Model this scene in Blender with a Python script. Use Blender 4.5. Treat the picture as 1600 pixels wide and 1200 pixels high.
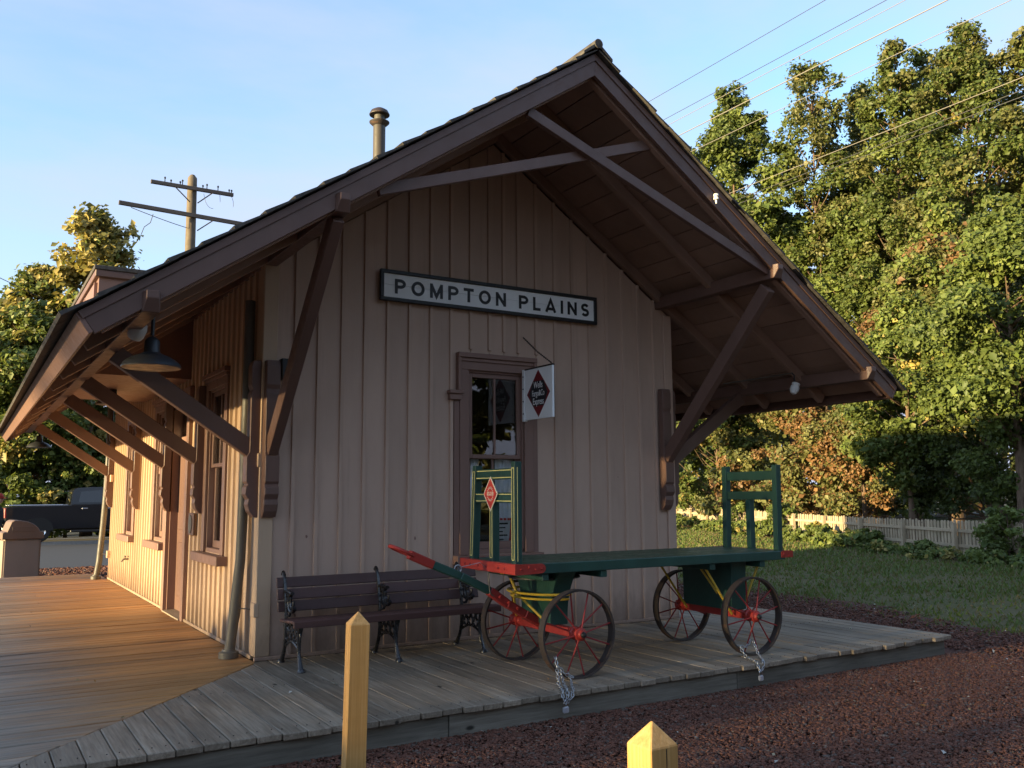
import bpy, bmesh, math, random
import numpy as np
from mathutils import Vector, Matrix
random.seed(7)
R = math.radians
for o in list(bpy.data.objects): bpy.data.objects.remove(o)
scene = bpy.context.scene
COL = scene.collection

# ------------------------------------------------------------------ camera
FPX, CAMX, CAMY, CAMZ, YAW, PIT, ROL = 1385.6, -2.2472, -7.8937, 1.42, 0.55190, 0.12323, -0.00616
FW = Vector((math.sin(YAW)*math.cos(PIT), math.cos(YAW)*math.cos(PIT), math.sin(PIT)))
RT = Vector((math.cos(YAW), -math.sin(YAW), 0)); UP = RT.cross(FW)
RT2 = RT*math.cos(ROL)+UP*math.sin(ROL); UP2 = UP*math.cos(ROL)-RT*math.sin(ROL)
cam = bpy.data.cameras.new('camera'); camo = bpy.data.objects.new('camera', cam); COL.objects.link(camo)
cam.sensor_width = 36; cam.lens = FPX/1600*36; cam.clip_start = .05; cam.clip_end = 3000
camo.matrix_world = Matrix(((RT2.x, UP2.x, -FW.x, CAMX), (RT2.y, UP2.y, -FW.y, CAMY), (RT2.z, UP2.z, -FW.z, CAMZ), (0, 0, 0, 1)))
scene.camera = camo
def gp(px, depth):                       # ground position for a column of the photograph and a distance (used to measure)
    lat = (px-800)/FPX*depth
    return (CAMX+.524*depth+.852*lat, CAMY+.852*depth-.524*lat)

# ------------------------------------------------------------------ light
SUN_EL, SUN_AZ = R(5.8), R(.8)          # azimuth of travel, from +X towards +Y
world = bpy.data.worlds.new('World'); scene.world = world; world.use_nodes = True
wt = world.node_tree; wt.nodes.clear()
wo = wt.nodes.new('ShaderNodeOutputWorld'); bg = wt.nodes.new('ShaderNodeBackground')
sky = wt.nodes.new('ShaderNodeTexSky'); sky.sky_type = 'NISHITA'; sky.sun_disc = False
sky.sun_elevation = SUN_EL; sky.sun_rotation = R(270)-SUN_AZ
sky.air_density = 1.0; sky.dust_density = .3; sky.ozone_density = 2.6; sky.altitude = 60
# thin high cloud: a pale veil, broken up by noise, all over the sky
tc = wt.nodes.new('ShaderNodeTexCoord'); mp = wt.nodes.new('ShaderNodeMapping'); mp.inputs['Scale'].default_value = (1.1, 2.2, 4.5)
mp.inputs['Rotation'].default_value = (0, .15, .6)
nz = wt.nodes.new('ShaderNodeTexNoise'); nz.inputs['Scale'].default_value = 1.7; nz.inputs['Detail'].default_value = 7; nz.inputs['Roughness'].default_value = .55
cr = wt.nodes.new('ShaderNodeValToRGB'); cr.color_ramp.elements[0].position = .34; cr.color_ramp.elements[1].position = .74; cr.color_ramp.elements[0].color = (.20, .20, .20, 1)
cr.color_ramp.elements[1].color = (.78, .78, .78, 1)
mx = wt.nodes.new('ShaderNodeMix'); mx.data_type = 'RGBA'; mx.inputs[7].default_value = (1.01, 1.10, 1.42, 1)
wt.links.new(tc.outputs['Generated'], mp.inputs['Vector']); wt.links.new(mp.outputs['Vector'], nz.inputs['Vector'])
wt.links.new(nz.outputs['Fac'], cr.inputs['Fac'])
sz_ = wt.nodes.new('ShaderNodeSeparateXYZ'); wt.links.new(tc.outputs['Generated'], sz_.inputs[0])
hz = wt.nodes.new('ShaderNodeMapRange'); hz.inputs[1].default_value = .02; hz.inputs[2].default_value = .40; hz.inputs[3].default_value = .72; hz.inputs[4].default_value = 0; wt.links.new(sz_.outputs[2], hz.inputs[0])
hm = wt.nodes.new('ShaderNodeMath'); hm.operation = 'ADD'; hm.use_clamp = True; wt.links.new(cr.outputs['Color'], hm.inputs[0]); wt.links.new(hz.outputs[0], hm.inputs[1])
wt.links.new(hm.outputs[0], mx.inputs[0])
wt.links.new(sky.outputs['Color'], mx.inputs[6]); wt.links.new(mx.outputs[2], bg.inputs['Color'])
bg.inputs['Strength'].default_value = .15
wt.links.new(bg.outputs['Background'], wo.inputs['Surface'])
sun = bpy.data.lights.new('sun', 'SUN'); sun.energy = 3.3; sun.angle = R(.9); sun.color = (1.0, .79, .42)
suno = bpy.data.objects.new('sun', sun); COL.objects.link(suno); suno.location = (-40, 0, 30)
sdir = Vector((math.cos(SUN_EL)*math.cos(SUN_AZ), math.cos(SUN_EL)*math.sin(SUN_AZ), -math.sin(SUN_EL)))
suno.rotation_euler = sdir.to_track_quat('-Z', 'Y').to_euler()
vs = scene.view_settings; vs.view_transform = 'Standard'; vs.look = 'None'; vs.gamma = 1; vs.exposure = 2.27
vs.use_curve_mapping = False
scene.render.engine = 'CYCLES'
scene.cycles.max_bounces = 7; scene.cycles.diffuse_bounces = 4; scene.cycles.transparent_max_bounces = 12

# ------------------------------------------------------------------ materials
def lin(r, g, b): return tuple(((c/255)/12.92 if c/255 <= .04045 else ((c/255+.055)/1.055)**2.4) for c in (r, g, b))
class NT:
    def __init__(s, name):
        s.m = bpy.data.materials.new(name); s.m.use_nodes = True; s.t = s.m.node_tree; s.t.nodes.clear()
        s.out = s.n('ShaderNodeOutputMaterial'); s.b = s.n('ShaderNodeBsdfPrincipled'); s.l(s.b.outputs[0], s.out.inputs['Surface'])
    def n(s, t, **kw):
        x = s.t.nodes.new(t)
        for k, v in kw.items():
            if k in x.inputs: x.inputs[k].default_value = v
            else: setattr(x, k, v)
        return x
    def l(s, a, b): s.t.links.new(a, b)
    def coords(s, scale=(1, 1, 1), kind='Object', rnd=True):
        tc = s.n('ShaderNodeTexCoord'); mp = s.n('ShaderNodeMapping'); mp.inputs['Scale'].default_value = scale
        s.l(tc.outputs[kind], mp.inputs['Vector'])
        if rnd:
            oi = s.n('ShaderNodeObjectInfo'); ml = s.n('ShaderNodeMath', operation='MULTIPLY'); ml.inputs[1].default_value = 37.0
            cb = s.n('ShaderNodeCombineXYZ'); s.l(oi.outputs['Random'], ml.inputs[0])
            for i in range(3): s.l(ml.outputs[0], cb.inputs[i])
            s.l(cb.outputs[0], mp.inputs['Location'])
        return mp.outputs['Vector']
    def noise(s, vec, scale, detail=4, rough=.55, dist=0):
        x = s.n('ShaderNodeTexNoise'); x.inputs['Scale'].default_value = scale; x.inputs['Detail'].default_value = detail
        x.inputs['Roughness'].default_value = rough; x.inputs['Distortion'].default_value = dist; s.l(vec, x.inputs['Vector']); return x.outputs['Fac']
    def ramp(s, fac, *stops):
        x = s.n('ShaderNodeValToRGB'); e = x.color_ramp.elements
        while len(e) < len(stops): e.new(.5)
        for i, (p, c) in enumerate(stops):
            e[i].position = p; e[i].color = (*c, 1) if len(c) == 3 else c
        s.l(fac, x.inputs['Fac']); return x.outputs['Color']
    def mix(s, fac, a, b, mode='MIX'):
        x = s.n('ShaderNodeMix', data_type='RGBA', blend_type=mode)
        for sock, v in ((x.inputs[0], fac), (x.inputs[6], a), (x.inputs[7], b)):
            if isinstance(v, (int, float)): sock.default_value = v
            elif isinstance(v, tuple): sock.default_value = (*v, 1)
            else: s.l(v, sock)
        return x.outputs[2]
    def rand(s, lo, hi):
        oi = s.n('ShaderNodeObjectInfo'); mr = s.n('ShaderNodeMapRange'); s.l(oi.outputs['Random'], mr.inputs[0])
        mr.inputs[3].default_value = lo; mr.inputs[4].default_value = hi; return mr.outputs[0]
    def hsv(s, col, val):
        x = s.n('ShaderNodeHueSaturation'); s.l(col, x.inputs['Color']); s.l(val, x.inputs['Value']); return x.outputs['Color']
    def bump(s, h, strength=.3, dist=.01):
        x = s.n('ShaderNodeBump'); x.inputs['Strength'].default_value = strength; x.inputs['Distance'].default_value = dist
        s.l(h, x.inputs['Height']); s.l(x.outputs['Normal'], s.b.inputs['Normal'])
    def set(s, color=None, rough=None, metal=None, spec=None):
        for k, v in (('Base Color', color), ('Roughness', rough), ('Metallic', metal), ('Specular IOR Level', spec)):
            if v is None: continue
            if isinstance(v, (int, float)): s.b.inputs[k].default_value = v
            elif isinstance(v, tuple): s.b.inputs[k].default_value = (*v, 1)
            else: s.l(v, s.b.inputs[k])
        return s.m

def paint(name, col, rough=.55, var=.14, scale=3.0, wear=None, bump=.15, rnd=(.93, 1.07), streak=(1, 1, .25), spec=.4, dirt=False):
    m = NT(name); v = m.coords(streak); f = m.noise(v, scale, 6, .6)
    c = m.ramp(f, (.25, tuple(k*(1-var) for k in col)), (.75, tuple(min(1, k*(1+var)) for k in col)))
    v2 = m.coords((1, 1, 1), rnd=True)
    if wear:
        w = m.noise(v2, 9, 8, .7, .6); ww = m.ramp(w, (wear[1], (0, 0, 0)), (wear[1]+.03, (1, 1, 1)))
        c = m.mix(ww, c, wear[0])
    if dirt:
        g_ = m.n('ShaderNodeNewGeometry'); sz = m.n('ShaderNodeSeparateXYZ'); m.l(g_.outputs['Position'], sz.inputs[0])
        dn = m.noise(m.coords((3, 3, 1.2)), 3, 7, .7); ml = m.n('ShaderNodeMath', operation='MULTIPLY'); ml.inputs[1].default_value = .75; m.l(dn, ml.inputs[0])
        df = m.n('ShaderNodeMapRange'); sb_ = m.n('ShaderNodeMath', operation='SUBTRACT'); m.l(ml.outputs[0], sb_.inputs[0]); m.l(sz.outputs[2], sb_.inputs[1]); m.l(sb_.outputs[0], df.inputs[0]); df.inputs[1].default_value = .0; df.inputs[2].default_value = .5
        c = m.mix(df.outputs[0], c, tuple(k*.45 for k in col))
        st_ = m.noise(m.coords((7, 7, .35)), 2.5, 6, .65); c = m.mix(m.ramp(st_, (.56, (0,)*3), (.80, (.35,)*3)), c, tuple(k*.55 for k in col))
    c = m.hsv(c, m.rand(*rnd))
    g = m.noise(m.coords((30, 30, 4)), 4, 5, .6)
    m.bump(g, bump, .004)
    rf = m.noise(v2, 14, 4); rr = m.ramp(rf, (.3, (rough-.1,)*3), (.7, (rough+.1,)*3))
    return m.set(c, rr, 0, spec)

WALLC = (.48, .328, .243)
M = {}
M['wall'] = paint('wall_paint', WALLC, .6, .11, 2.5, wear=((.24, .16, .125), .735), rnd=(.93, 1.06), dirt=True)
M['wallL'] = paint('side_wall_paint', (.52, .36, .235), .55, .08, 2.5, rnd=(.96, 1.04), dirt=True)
M['trim'] = paint('trim_brown_paint', (.140, .078, .059), .5, .13, 3, rnd=(.93, 1.07))
M['trim2'] = paint('window_trim_paint', (.215, .122, .092), .5, .1, 3, rnd=(.95, 1.05))
M['soffit'] = paint('soffit_paint', (.29, .178, .128), .6, .16, 3, rnd=(.85, 1.12))
M['green'] = paint('wagon_green_paint', (.014, .055, .042), .45, .25, 4, rnd=(.9, 1.1), spec=.45, wear=((.07, .075, .06), .70), bump=.35)
M['deckgreen'] = paint('deck_green_paint', (.030, .058, .030), .45, .25, 5, wear=((.10, .085, .06), .70), rnd=(.85, 1.15))
M['red'] = paint('wagon_red_paint', (.36, .034, .024), .42, .14, 5, rnd=(.9, 1.08), wear=((.10, .03, .022), .685), bump=.35)
M['darkred'] = paint('axle_red_paint', (.27, .024, .02), .5, .25, 7, rnd=(.85, 1.1), wear=((.06, .03, .022), .66), bump=.4)
M['yellow'] = paint('wagon_yellow_paint', (.52, .34, .035), .4, .16, 6, wear=((.16, .09, .03), .72))
M['pin'] = paint('pinstripe_yellow', (.72, .62, .22), .45, .05, 5)
M['white'] = paint('white_enamel', (.80, .80, .78), .5, .07, 3, wear=((.35, .33, .30), .76))
M['black'] = paint('black_paint', (.018, .018, .019), .45, .1, 4)
M['iron'] = paint('cast_iron_black', (.014, .014, .016), .28, .1, 8, bump=.35, spec=.6)
M['benchwood'] = paint('bench_slat_brown', (.078, .037, .031), .5, .2, 5, streak=(.2, 3, 3), rnd=(.85, 1.15))
M['rust'] = paint('tyre_rusty_iron', (.042, .031, .026), .6, .35, 9, wear=((.085, .045, .028), .58), bump=.4)
M['signred'] = paint('sign_dark_red', (.17, .014, .016), .4, .06, 3)
M['signbright'] = paint('sign_bright_red', (.62, .05, .035), .42, .05, 3)
M['cream'] = paint('cream_enamel', (.86, .76, .56), .45, .04, 3)
M['lampshade'] = paint('lamp_dark_enamel', (.030, .032, .036), .4, .1, 4)
M['pipe'] = paint('galvanised_downpipe', (.095, .085, .068), .5, .28, 6, bump=.3)
M['vent'] = paint('vent_pipe_brown', (.075, .062, .048), .55, .2, 6)
M['bin'] = paint('bin_tan_plastic', (.30, .235, .185), .6, .08, 3)
M['binlid'] = paint('bin_lid_brown', (.185, .12, .085), .55, .1, 3)
M['plastic'] = paint('white_plastic', (.62, .62, .60), .4, .03, 3)
M['porcelain'] = paint('porcelain', (.75, .74, .72), .2, .02, 3)
M['chrome'] = NT('chrome').set((.75, .75, .76), .18, 1)
M['galv'] = NT('galvanised_chain').set((.42, .42, .42), .42, 1)
M['lock'] = NT('padlock_steel').set((.70, .72, .78), .3, .7)
M['tyre'] = NT('tyre_rubber').set((.012, .012, .012), .8, 0)
M['curtain'] = paint('lace_curtain', (.85, .86, .88), .9, .06, 12, streak=(8, 8, .3))
M['paper'] = paint('paper_notice', (.60, .58, .56), .8, .03, 3)
M['bluepaper'] = paint('paper_card_blue', (.42, .47, .58), .8, .05, 3)
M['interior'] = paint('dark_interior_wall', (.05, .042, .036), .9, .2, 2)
M['wire'] = NT('wire_aluminium').set((.22, .20, .17), .6, 0)
M['wiredark'] = NT('wire_dark').set((.05, .05, .05), .6, 0)

def woodmat(name, cols, rough, grain=(1, 26, 26), rnd=(.75, 1.2), bump=.5, scale=1.0, knots=True):
    m = NT(name); v = m.coords(grain)
    f = m.noise(v, 2.2*scale, 9, .68, .35)
    c = m.ramp(f, (.18, cols[0]), (.48, cols[1]), (.8, cols[2]))
    big = m.noise(m.coords((.9, 3, 3)), 1.3, 4, .6); c = m.mix(m.ramp(big, (.35, (0,)*3), (.75, (.6,)*3)), c, cols[0])
    if knots:
        vv = m.n('ShaderNodeTexVoronoi'); vv.inputs['Scale'].default_value = 1.7; m.l(m.coords((1, 2.2, 2.2)), vv.inputs['Vector'])
        k = m.ramp(vv.outputs['Distance'], (.035, (1,)*3), (.075, (0,)*3)); c = m.mix(k, c, tuple(q*.35 for q in cols[0]))
    c = m.hsv(c, m.rand(*rnd))
    m.bump(f, bump, .006)
    return m.set(c, rough, 0, .35)
M['plank'] = woodmat('weathered_plank', ((.075, .056, .036), (.25, .195, .138), (.44, .365, .275)), .62, (1, 22, 22))
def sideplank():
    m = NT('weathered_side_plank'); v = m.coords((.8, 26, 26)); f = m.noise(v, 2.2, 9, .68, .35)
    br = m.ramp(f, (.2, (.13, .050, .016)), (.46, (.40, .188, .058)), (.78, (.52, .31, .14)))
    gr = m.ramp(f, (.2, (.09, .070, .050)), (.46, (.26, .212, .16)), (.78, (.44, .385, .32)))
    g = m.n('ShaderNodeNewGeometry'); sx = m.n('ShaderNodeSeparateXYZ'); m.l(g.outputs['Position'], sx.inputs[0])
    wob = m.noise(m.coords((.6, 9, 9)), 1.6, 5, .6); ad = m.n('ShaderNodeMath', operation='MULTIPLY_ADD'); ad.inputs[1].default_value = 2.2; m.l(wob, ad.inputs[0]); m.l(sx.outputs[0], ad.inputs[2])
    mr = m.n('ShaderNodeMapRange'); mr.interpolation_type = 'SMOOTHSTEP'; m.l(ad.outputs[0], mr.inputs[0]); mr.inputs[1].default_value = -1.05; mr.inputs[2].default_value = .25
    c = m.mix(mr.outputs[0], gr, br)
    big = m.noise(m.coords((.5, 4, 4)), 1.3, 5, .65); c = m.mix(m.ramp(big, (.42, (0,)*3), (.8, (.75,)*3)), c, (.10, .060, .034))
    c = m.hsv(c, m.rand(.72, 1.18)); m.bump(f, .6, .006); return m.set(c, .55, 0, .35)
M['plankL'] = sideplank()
M['skirt'] = woodmat('grey_skirt_timber', ((.07, .060, .045), (.17, .148, .115), (.27, .24, .19)), .8, (1, 18, 18))
M['post'] = woodmat('new_pine_post', ((.28, .135, .035), (.50, .275, .085), (.66, .41, .17)), .6, (46, 46, .7), rnd=(.95, 1.05), bump=.2, scale=1.0, knots=False)
M['pole'] = woodmat('utility_pole_wood', ((.07, .055, .038), (.15, .118, .082), (.23, .185, .135)), .8, (14, 14, .7), rnd=(.95, 1.05))
M['arm'] = woodmat('crossarm_wood', ((.055, .042, .034), (.10, .08, .065), (.16, .13, .10)), .8, (1, 16, 16))
M['picket'] = woodmat('fence_picket_wood', ((.30, .22, .135), (.46, .36, .235), (.58, .48, .34)), .75, (20, 20, 1), rnd=(.78, 1.1), bump=.25)
M['endgrain'] = paint('purlin_end_wood', (.40, .22, .12), .7, .2, 8)
def bark(name, a, b):
    m = NT(name); f = m.noise(m.coords((9, 9, 1.6)), 1.6, 8, .7, .4); m.bump(f, .8, .03)
    return m.set(m.ramp(f, (.3, a), (.7, b)), .9, 0, .2)
M['bark'] = bark('bark_brown', (.07, .046, .032), (.22, .15, .10))
M['shingle'] = (lambda m: (m.bump(m.noise(m.coords((1, 1, 1)), 60, 3), .5, .004), m.set(m.hsv(m.ramp(m.noise(m.coords((6, 3, 3)), 3, 4), (.3, (.045, .040, .036)), (.7, (.105, .095, .085))), m.rand(.8, 1.2)), .9, 0, .2))[1])(NT('asphalt_shingle'))
def leafmat(name):
    m = NT(name); a = m.n('ShaderNodeVertexColor', layer_name='Col')
    m.set(None, .5, 0, .3); m.l(a.outputs['Color'], m.b.inputs['Base Color'])
    tr = m.n('ShaderNodeBsdfTranslucent'); m.l(m.mix(.35, a.outputs['Color'], (.28, .33, .05)), tr.inputs['Color'])
    ms = m.n('ShaderNodeMixShader'); ms.inputs[0].default_value = .28; m.l(m.b.outputs[0], ms.inputs[1]); m.l(tr.outputs[0], ms.inputs[2])
    m.l(ms.outputs[0], m.out.inputs['Surface']); return m.m
M['leaf'] = leafmat('leaf_surface'); M['grass'] = leafmat('grass_blade')
def glassmat():
    m = NT('window_glass'); t = m.n('ShaderNodeBsdfTransparent'); t.inputs[0].default_value = (.95, .96, .96, 1)
    g = m.n('ShaderNodeBsdfGlossy'); g.inputs['Roughness'].default_value = .01
    fr = m.n('ShaderNodeFresnel'); fr.inputs[0].default_value = 1.5; ms = m.n('ShaderNodeMixShader')
    ad = m.n('ShaderNodeMath', operation='MULTIPLY_ADD'); ad.inputs[1].default_value = 1.3; ad.inputs[2].default_value = .0
    nb = m.n('ShaderNodeBump'); nb.inputs['Strength'].default_value = .06; nb.inputs['Distance'].default_value = .02
    m.l(m.noise(m.coords((1, 1, 1)), 2.5, 2), nb.inputs['Height']); m.l(nb.outputs[0], g.inputs['Normal'])
    m.l(fr.outputs[0], ad.inputs[0]); m.l(ad.outputs[0], ms.inputs[0]); m.l(t.outputs[0], ms.inputs[1]); m.l(g.outputs[0], ms.inputs[2])
    m.l(ms.outputs[0], m.out.inputs['Surface']); m.t.nodes.remove(m.b); return m.m
M['glass'] = glassmat()
def groundmat(name, cols, scale, rough=.95, bump=.4, bd=.02, mid=None):
    m = NT(name); v = m.coords((1, 1, 1), rnd=False); f = m.noise(v, scale, 8, .65); g = m.noise(v, scale*.07, 4, .6)
    c = m.ramp(f, (.3, cols[0]), (.7, cols[1])); c = m.mix(m.ramp(g, (.35, (0,)*3), (.7, (.55,)*3)), c, cols[2])
    m.bump(f, bump, bd); return m.set(c, rough, 0, .2)
M['gravelbed'] = groundmat('lava_gravel_bed', ((.06, .026, .019), (.13, .058, .042), (.09, .045, .034)), 45)
M['lawn'] = groundmat('lawn_soil', ((.055, .060, .02), (.10, .095, .034), (.13, .095, .05)), 9)
M['dirt'] = groundmat('open_ground', ((.055, .055, .026), (.10, .09, .045), (.09, .075, .05)), 3)
M['asphalt'] = groundmat('asphalt', ((.075, .072, .068), (.13, .125, .118), (.10, .095, .09)), 30, .85, .25, .006)
M['concrete'] = groundmat('kerb_concrete', ((.20, .185, .16), (.30, .28, .25), (.22, .2, .18)), 14, .85, .2, .005)
def stonemat():
    m = NT('lava_stone'); a = m.n('ShaderNodeVertexColor', layer_name='Col'); f = m.noise(m.coords((1, 1, 1), rnd=False), 140, 3, .6)
    m.bump(f, .6, .004); m.l(a.outputs['Color'], m.b.inputs['Base Color']); return m.set(None, .9, 0, .25)
M['stone'] = stonemat()
M['truck'] = NT('black_car_paint'); M['truck'].b.inputs['Coat Weight'].default_value = .45; M['truck'].b.inputs['Coat Roughness'].default_value = .04
M['truck'] = M['truck'].set((.006, .007, .010), .3, 0, .5)
M['carglass'] = NT('tinted_car_glass').set((.01, .012, .014), .03, 0, .8)
M['skin'] = NT('skin').set((.50, .30, .22), .55, 0, .4)
M['darkcloth'] = paint('dark_clothing', (.016, .014, .015), .9, .2, 6)
M['cap'] = paint('red_cap_cloth', (.36, .035, .025), .85, .1, 6)

# ------------------------------------------------------------------ mesh helpers
class MB:
    def __init__(s): s.v = []; s.f = []
    def add(s, v, f):
        n = len(s.v); s.v += [tuple(p) for p in v]; s.f += [tuple(i+n for i in q) for q in f]; return s
    def box(s, x0, x1, y0, y1, z0, z1):
        return s.add([(x0, y0, z0), (x1, y0, z0), (x1, y1, z0), (x0, y1, z0), (x0, y0, z1), (x1, y0, z1), (x1, y1, z1), (x0, y1, z1)],
                     [(0, 3, 2, 1), (4, 5, 6, 7), (0, 1, 5, 4), (1, 2, 6, 5), (2, 3, 7, 6), (3, 0, 4, 7)])
    def beam(s, a, b, w, h, up=(0, 0, 1)):
        a, b, up = Vector(a), Vector(b), Vector(up); d = (b-a).normalized(); sd = d.cross(up).normalized(); u = sd.cross(d)
        v = []
        for q in (a, b):
            for i, j in ((-1, -1), (1, -1), (1, 1), (-1, 1)): v.append(q+sd*i*w/2+u*j*h/2)
        return s.add(v, [(0, 1, 2, 3), (7, 6, 5, 4), (0, 4, 5, 1), (1, 5, 6, 2), (2, 6, 7, 3), (3, 7, 4, 0)])
    def prism(s, poly, vec):
        n = len(poly); vec = Vector(vec); a = [Vector(p) for p in poly]
        return s.add(a+[p+vec for p in a], [tuple(range(n))[::-1], tuple(range(n, 2*n))]+[(i, (i+1) % n, n+(i+1) % n, n+i) for i in range(n)])
    def tube(s, pts, r, n=8, closed=False, flat=1.0, up=None):
        pts = [Vector(p) for p in pts]; m = len(pts); rs = r if isinstance(r, (list, tuple)) else [r]*m
        v = []; prev = None
        for i, p in enumerate(pts):
            if closed: d = pts[(i+1) % m]-pts[i-1]
            else: d = pts[min(i+1, m-1)]-pts[max(i-1, 0)]
            d.normalize()
            if up is not None: ref = Vector(up)
            elif prev is None: ref = Vector((0, 0, 1)) if abs(d.z) < .9 else Vector((1, 0, 0))
            else: ref = prev
            sd = d.cross(ref)
            if sd.length < 1e-6: sd = d.cross(Vector((.3, 1, .2)))
            sd.normalize(); u = sd.cross(d); prev = u
            for k in range(n):
                t = 2*math.pi*k/n; v.append(p+(sd*math.cos(t)*flat+u*math.sin(t))*rs[i])
        f = []
        for i in range(m if closed else m-1):
            j = (i+1) % m
            for k in range(n): f.append((i*n+k, i*n+(k+1) % n, j*n+(k+1) % n, j*n+k))
        if not closed: f += [tuple(range(n))[::-1], tuple(range((m-1)*n, m*n))]
        return s.add(v, f)
    def lathe(s, prof, c=(0, 0, 0), n=20, ax='z', closed=False):
        v = []
        for r_, h in prof:
            for k in range(n):
                t = 2*math.pi*k/n; a, b = r_*math.cos(t), r_*math.sin(t)
                p = {'z': (a, b, h), 'y': (a, h, b), 'x': (h, a, b)}[ax]; v.append((p[0]+c[0], p[1]+c[1], p[2]+c[2]))
        f = []
        for i in range(len(prof)-1):
            for k in range(n): f.append((i*n+k, i*n+(k+1) % n, (i+1)*n+(k+1) % n, (i+1)*n+k))
        if closed:
            i = len(prof)-1
            for k in range(n): f.append((i*n+k, i*n+(k+1) % n, (k+1) % n, k))
            return s.add(v, f)
        if prof[0][0] > 1e-4: f.append(tuple(range(n))[::-1])
        if prof[-1][0] > 1e-4: f.append(tuple(range((len(prof)-1)*n, len(prof)*n)))
        return s.add(v, f)
    def ico(s, c, r, sub=1):
        bm = bmesh.new(); bmesh.ops.create_icosphere(bm, subdivisions=sub, radius=1)
        rr = r if isinstance(r, (tuple, list)) else (r, r, r)
        v = [(c[0]+q.co.x*rr[0], c[1]+q.co.y*rr[1], c[2]+q.co.z*rr[2]) for q in bm.verts]
        bm.verts.index_update(); f = [tuple(q.index for q in fc.verts) for fc in bm.faces]; bm.free(); return s.add(v, f)
    def mesh(s, name, mat, smooth=False, bevel=0, seg=1, flip=True):
        me = bpy.data.meshes.new(name); me.from_pydata(s.v, [], s.f)
        bm = bmesh.new(); bm.from_mesh(me)
        if flip: bmesh.ops.recalc_face_normals(bm, faces=bm.faces)
        if bevel:
            ed = [e for e in bm.edges if len(e.link_faces) == 2 and e.calc_face_angle(0) > .5]
            bmesh.ops.bevel(bm, geom=ed, offset=bevel, segments=seg, affect='EDGES', clamp_overlap=True)
        bm.to_mesh(me); bm.free(); me.materials.append(mat)
        if smooth:
            for p in me.polygons: p.use_smooth = True
            if smooth != 'all':
                me.set_sharp_from_angle(angle=R(38))
        return me
    def build(s, name, mat, parent=None, smooth=False, bevel=0, seg=1, loc=None, flip=True):
        return link(name, s.mesh(name, M[mat] if isinstance(mat, str) else mat, smooth, bevel, seg, flip), parent, loc)
def link(name, me, parent=None, loc=None, rot=None):
    o = bpy.data.objects.new(name, me); COL.objects.link(o)
    if parent is not None: o.parent = parent
    if loc is not None: o.location = loc
    if rot is not None: o.rotation_euler = rot
    return o
def empty(name, loc=(0, 0, 0), rz=0, parent=None):
    o = link(name, None, parent, loc, (0, 0, rz)); o.empty_display_size = .1; return o
def tag(o, label, cat, group=None, kind=None):
    o['label'] = label; o['category'] = cat
    if group: o['group'] = group
    if kind: o['kind'] = kind
    return o
def structure(o): o['kind'] = 'structure'; return o
def bez(p0, p1, p2, n=8):
    p0, p1, p2 = Vector(p0), Vector(p1), Vector(p2)
    return [(1-t)**2*p0+2*t*(1-t)*p1+t*t*p2 for t in [i/n for i in range(n+1)]]
def arc(c, r, a0, a1, n, pl):
    out = []
    for i in range(n+1):
        t = R(a0+(a1-a0)*i/n); a, b = r*math.cos(t), r*math.sin(t)
        out.append(Vector(c)+Vector({'xz': (a, 0, b), 'yz': (0, a, b), 'xy': (a, b, 0)}[pl]))
    return out

# ------------------------------------------------------------------ ground
GZ = -.19
def sheet(name, poly, z, mat, sub=0, amp=0):
    mb = MB(); mb.add([(x, y, z) for x, y in poly], [tuple(range(len(poly)))])
    return structure(mb.build(name, mat, flip=False))
sheet('ground', [(-900, -900), (900, -900), (900, 900), (-900, 900)], -.30, 'dirt')
rng = np.random.default_rng(11)
def gridsheet(name, x0, x1, y0, y1, z, mat, st, amp, inside=None, seed=1):
    r = np.random.default_rng(seed); nx, ny = int((x1-x0)/st)+1, int((y1-y0)/st)+1
    X, Y = np.meshgrid(np.linspace(x0, x1, nx), np.linspace(y0, y1, ny)); Z = np.zeros_like(X)
    for k in range(6):
        a, b, ph = r.uniform(.2, 2.2), r.uniform(.2, 2.2), r.uniform(0, 6, 2); Z += np.sin(X*a+ph[0])*np.sin(Y*b+ph[1])/3
    Z = z+Z*amp+r.normal(0, amp*.25, X.shape)
    v = np.stack([X.ravel(), Y.ravel(), Z.ravel()], 1).tolist(); f = []
    for j in range(ny-1):
        for i in range(nx-1):
            a = j*nx+i
            if inside is None or inside((X[j, i]+X[j, i+1])/2, (Y[j, i]+Y[j+1, i])/2): f.append((a, a+1, a+nx+1, a+nx))
    mb = MB(); mb.v = v; mb.f = f; return structure(mb.build(name, mat, smooth='all', flip=False))
def lawn_edge(y):            # x where the lawn begins, right of the gravel
    return 8.05+.18*math.sin(y*.9)+.10*math.sin(y*2.3+1)+(.14*(y+2.0) if y > -2 else -.05*(y+2))
gridsheet('lawn', 7, 60, -30, 60, -.235, 'lawn', .5, .02, lambda x, y: x > lawn_edge(y)-.4)
gridsheet('gravel_bed', -8, 9.2, -12, 15.2, GZ-.028, 'gravelbed', .3, .008, lambda x, y: (x < lawn_edge(y)+.5) and not (-4 < x < 5.9 and -2.1 < y < 9.8), 3)
sheet('road', [(-60, 15.0), (60, 15.0), (60, 27.2), (-60, 27.2)], -.262, 'asphalt')
k = MB(); k.box(-60, 60, 27.2, 27.42, -.30, -.14); structure(k.build('kerb', 'concrete', bevel=.01))
k = MB(); k.box(-60, 60, 27.42, 30.4, -.30, -.150); structure(k.build('sidewalk', 'concrete'))

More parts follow.
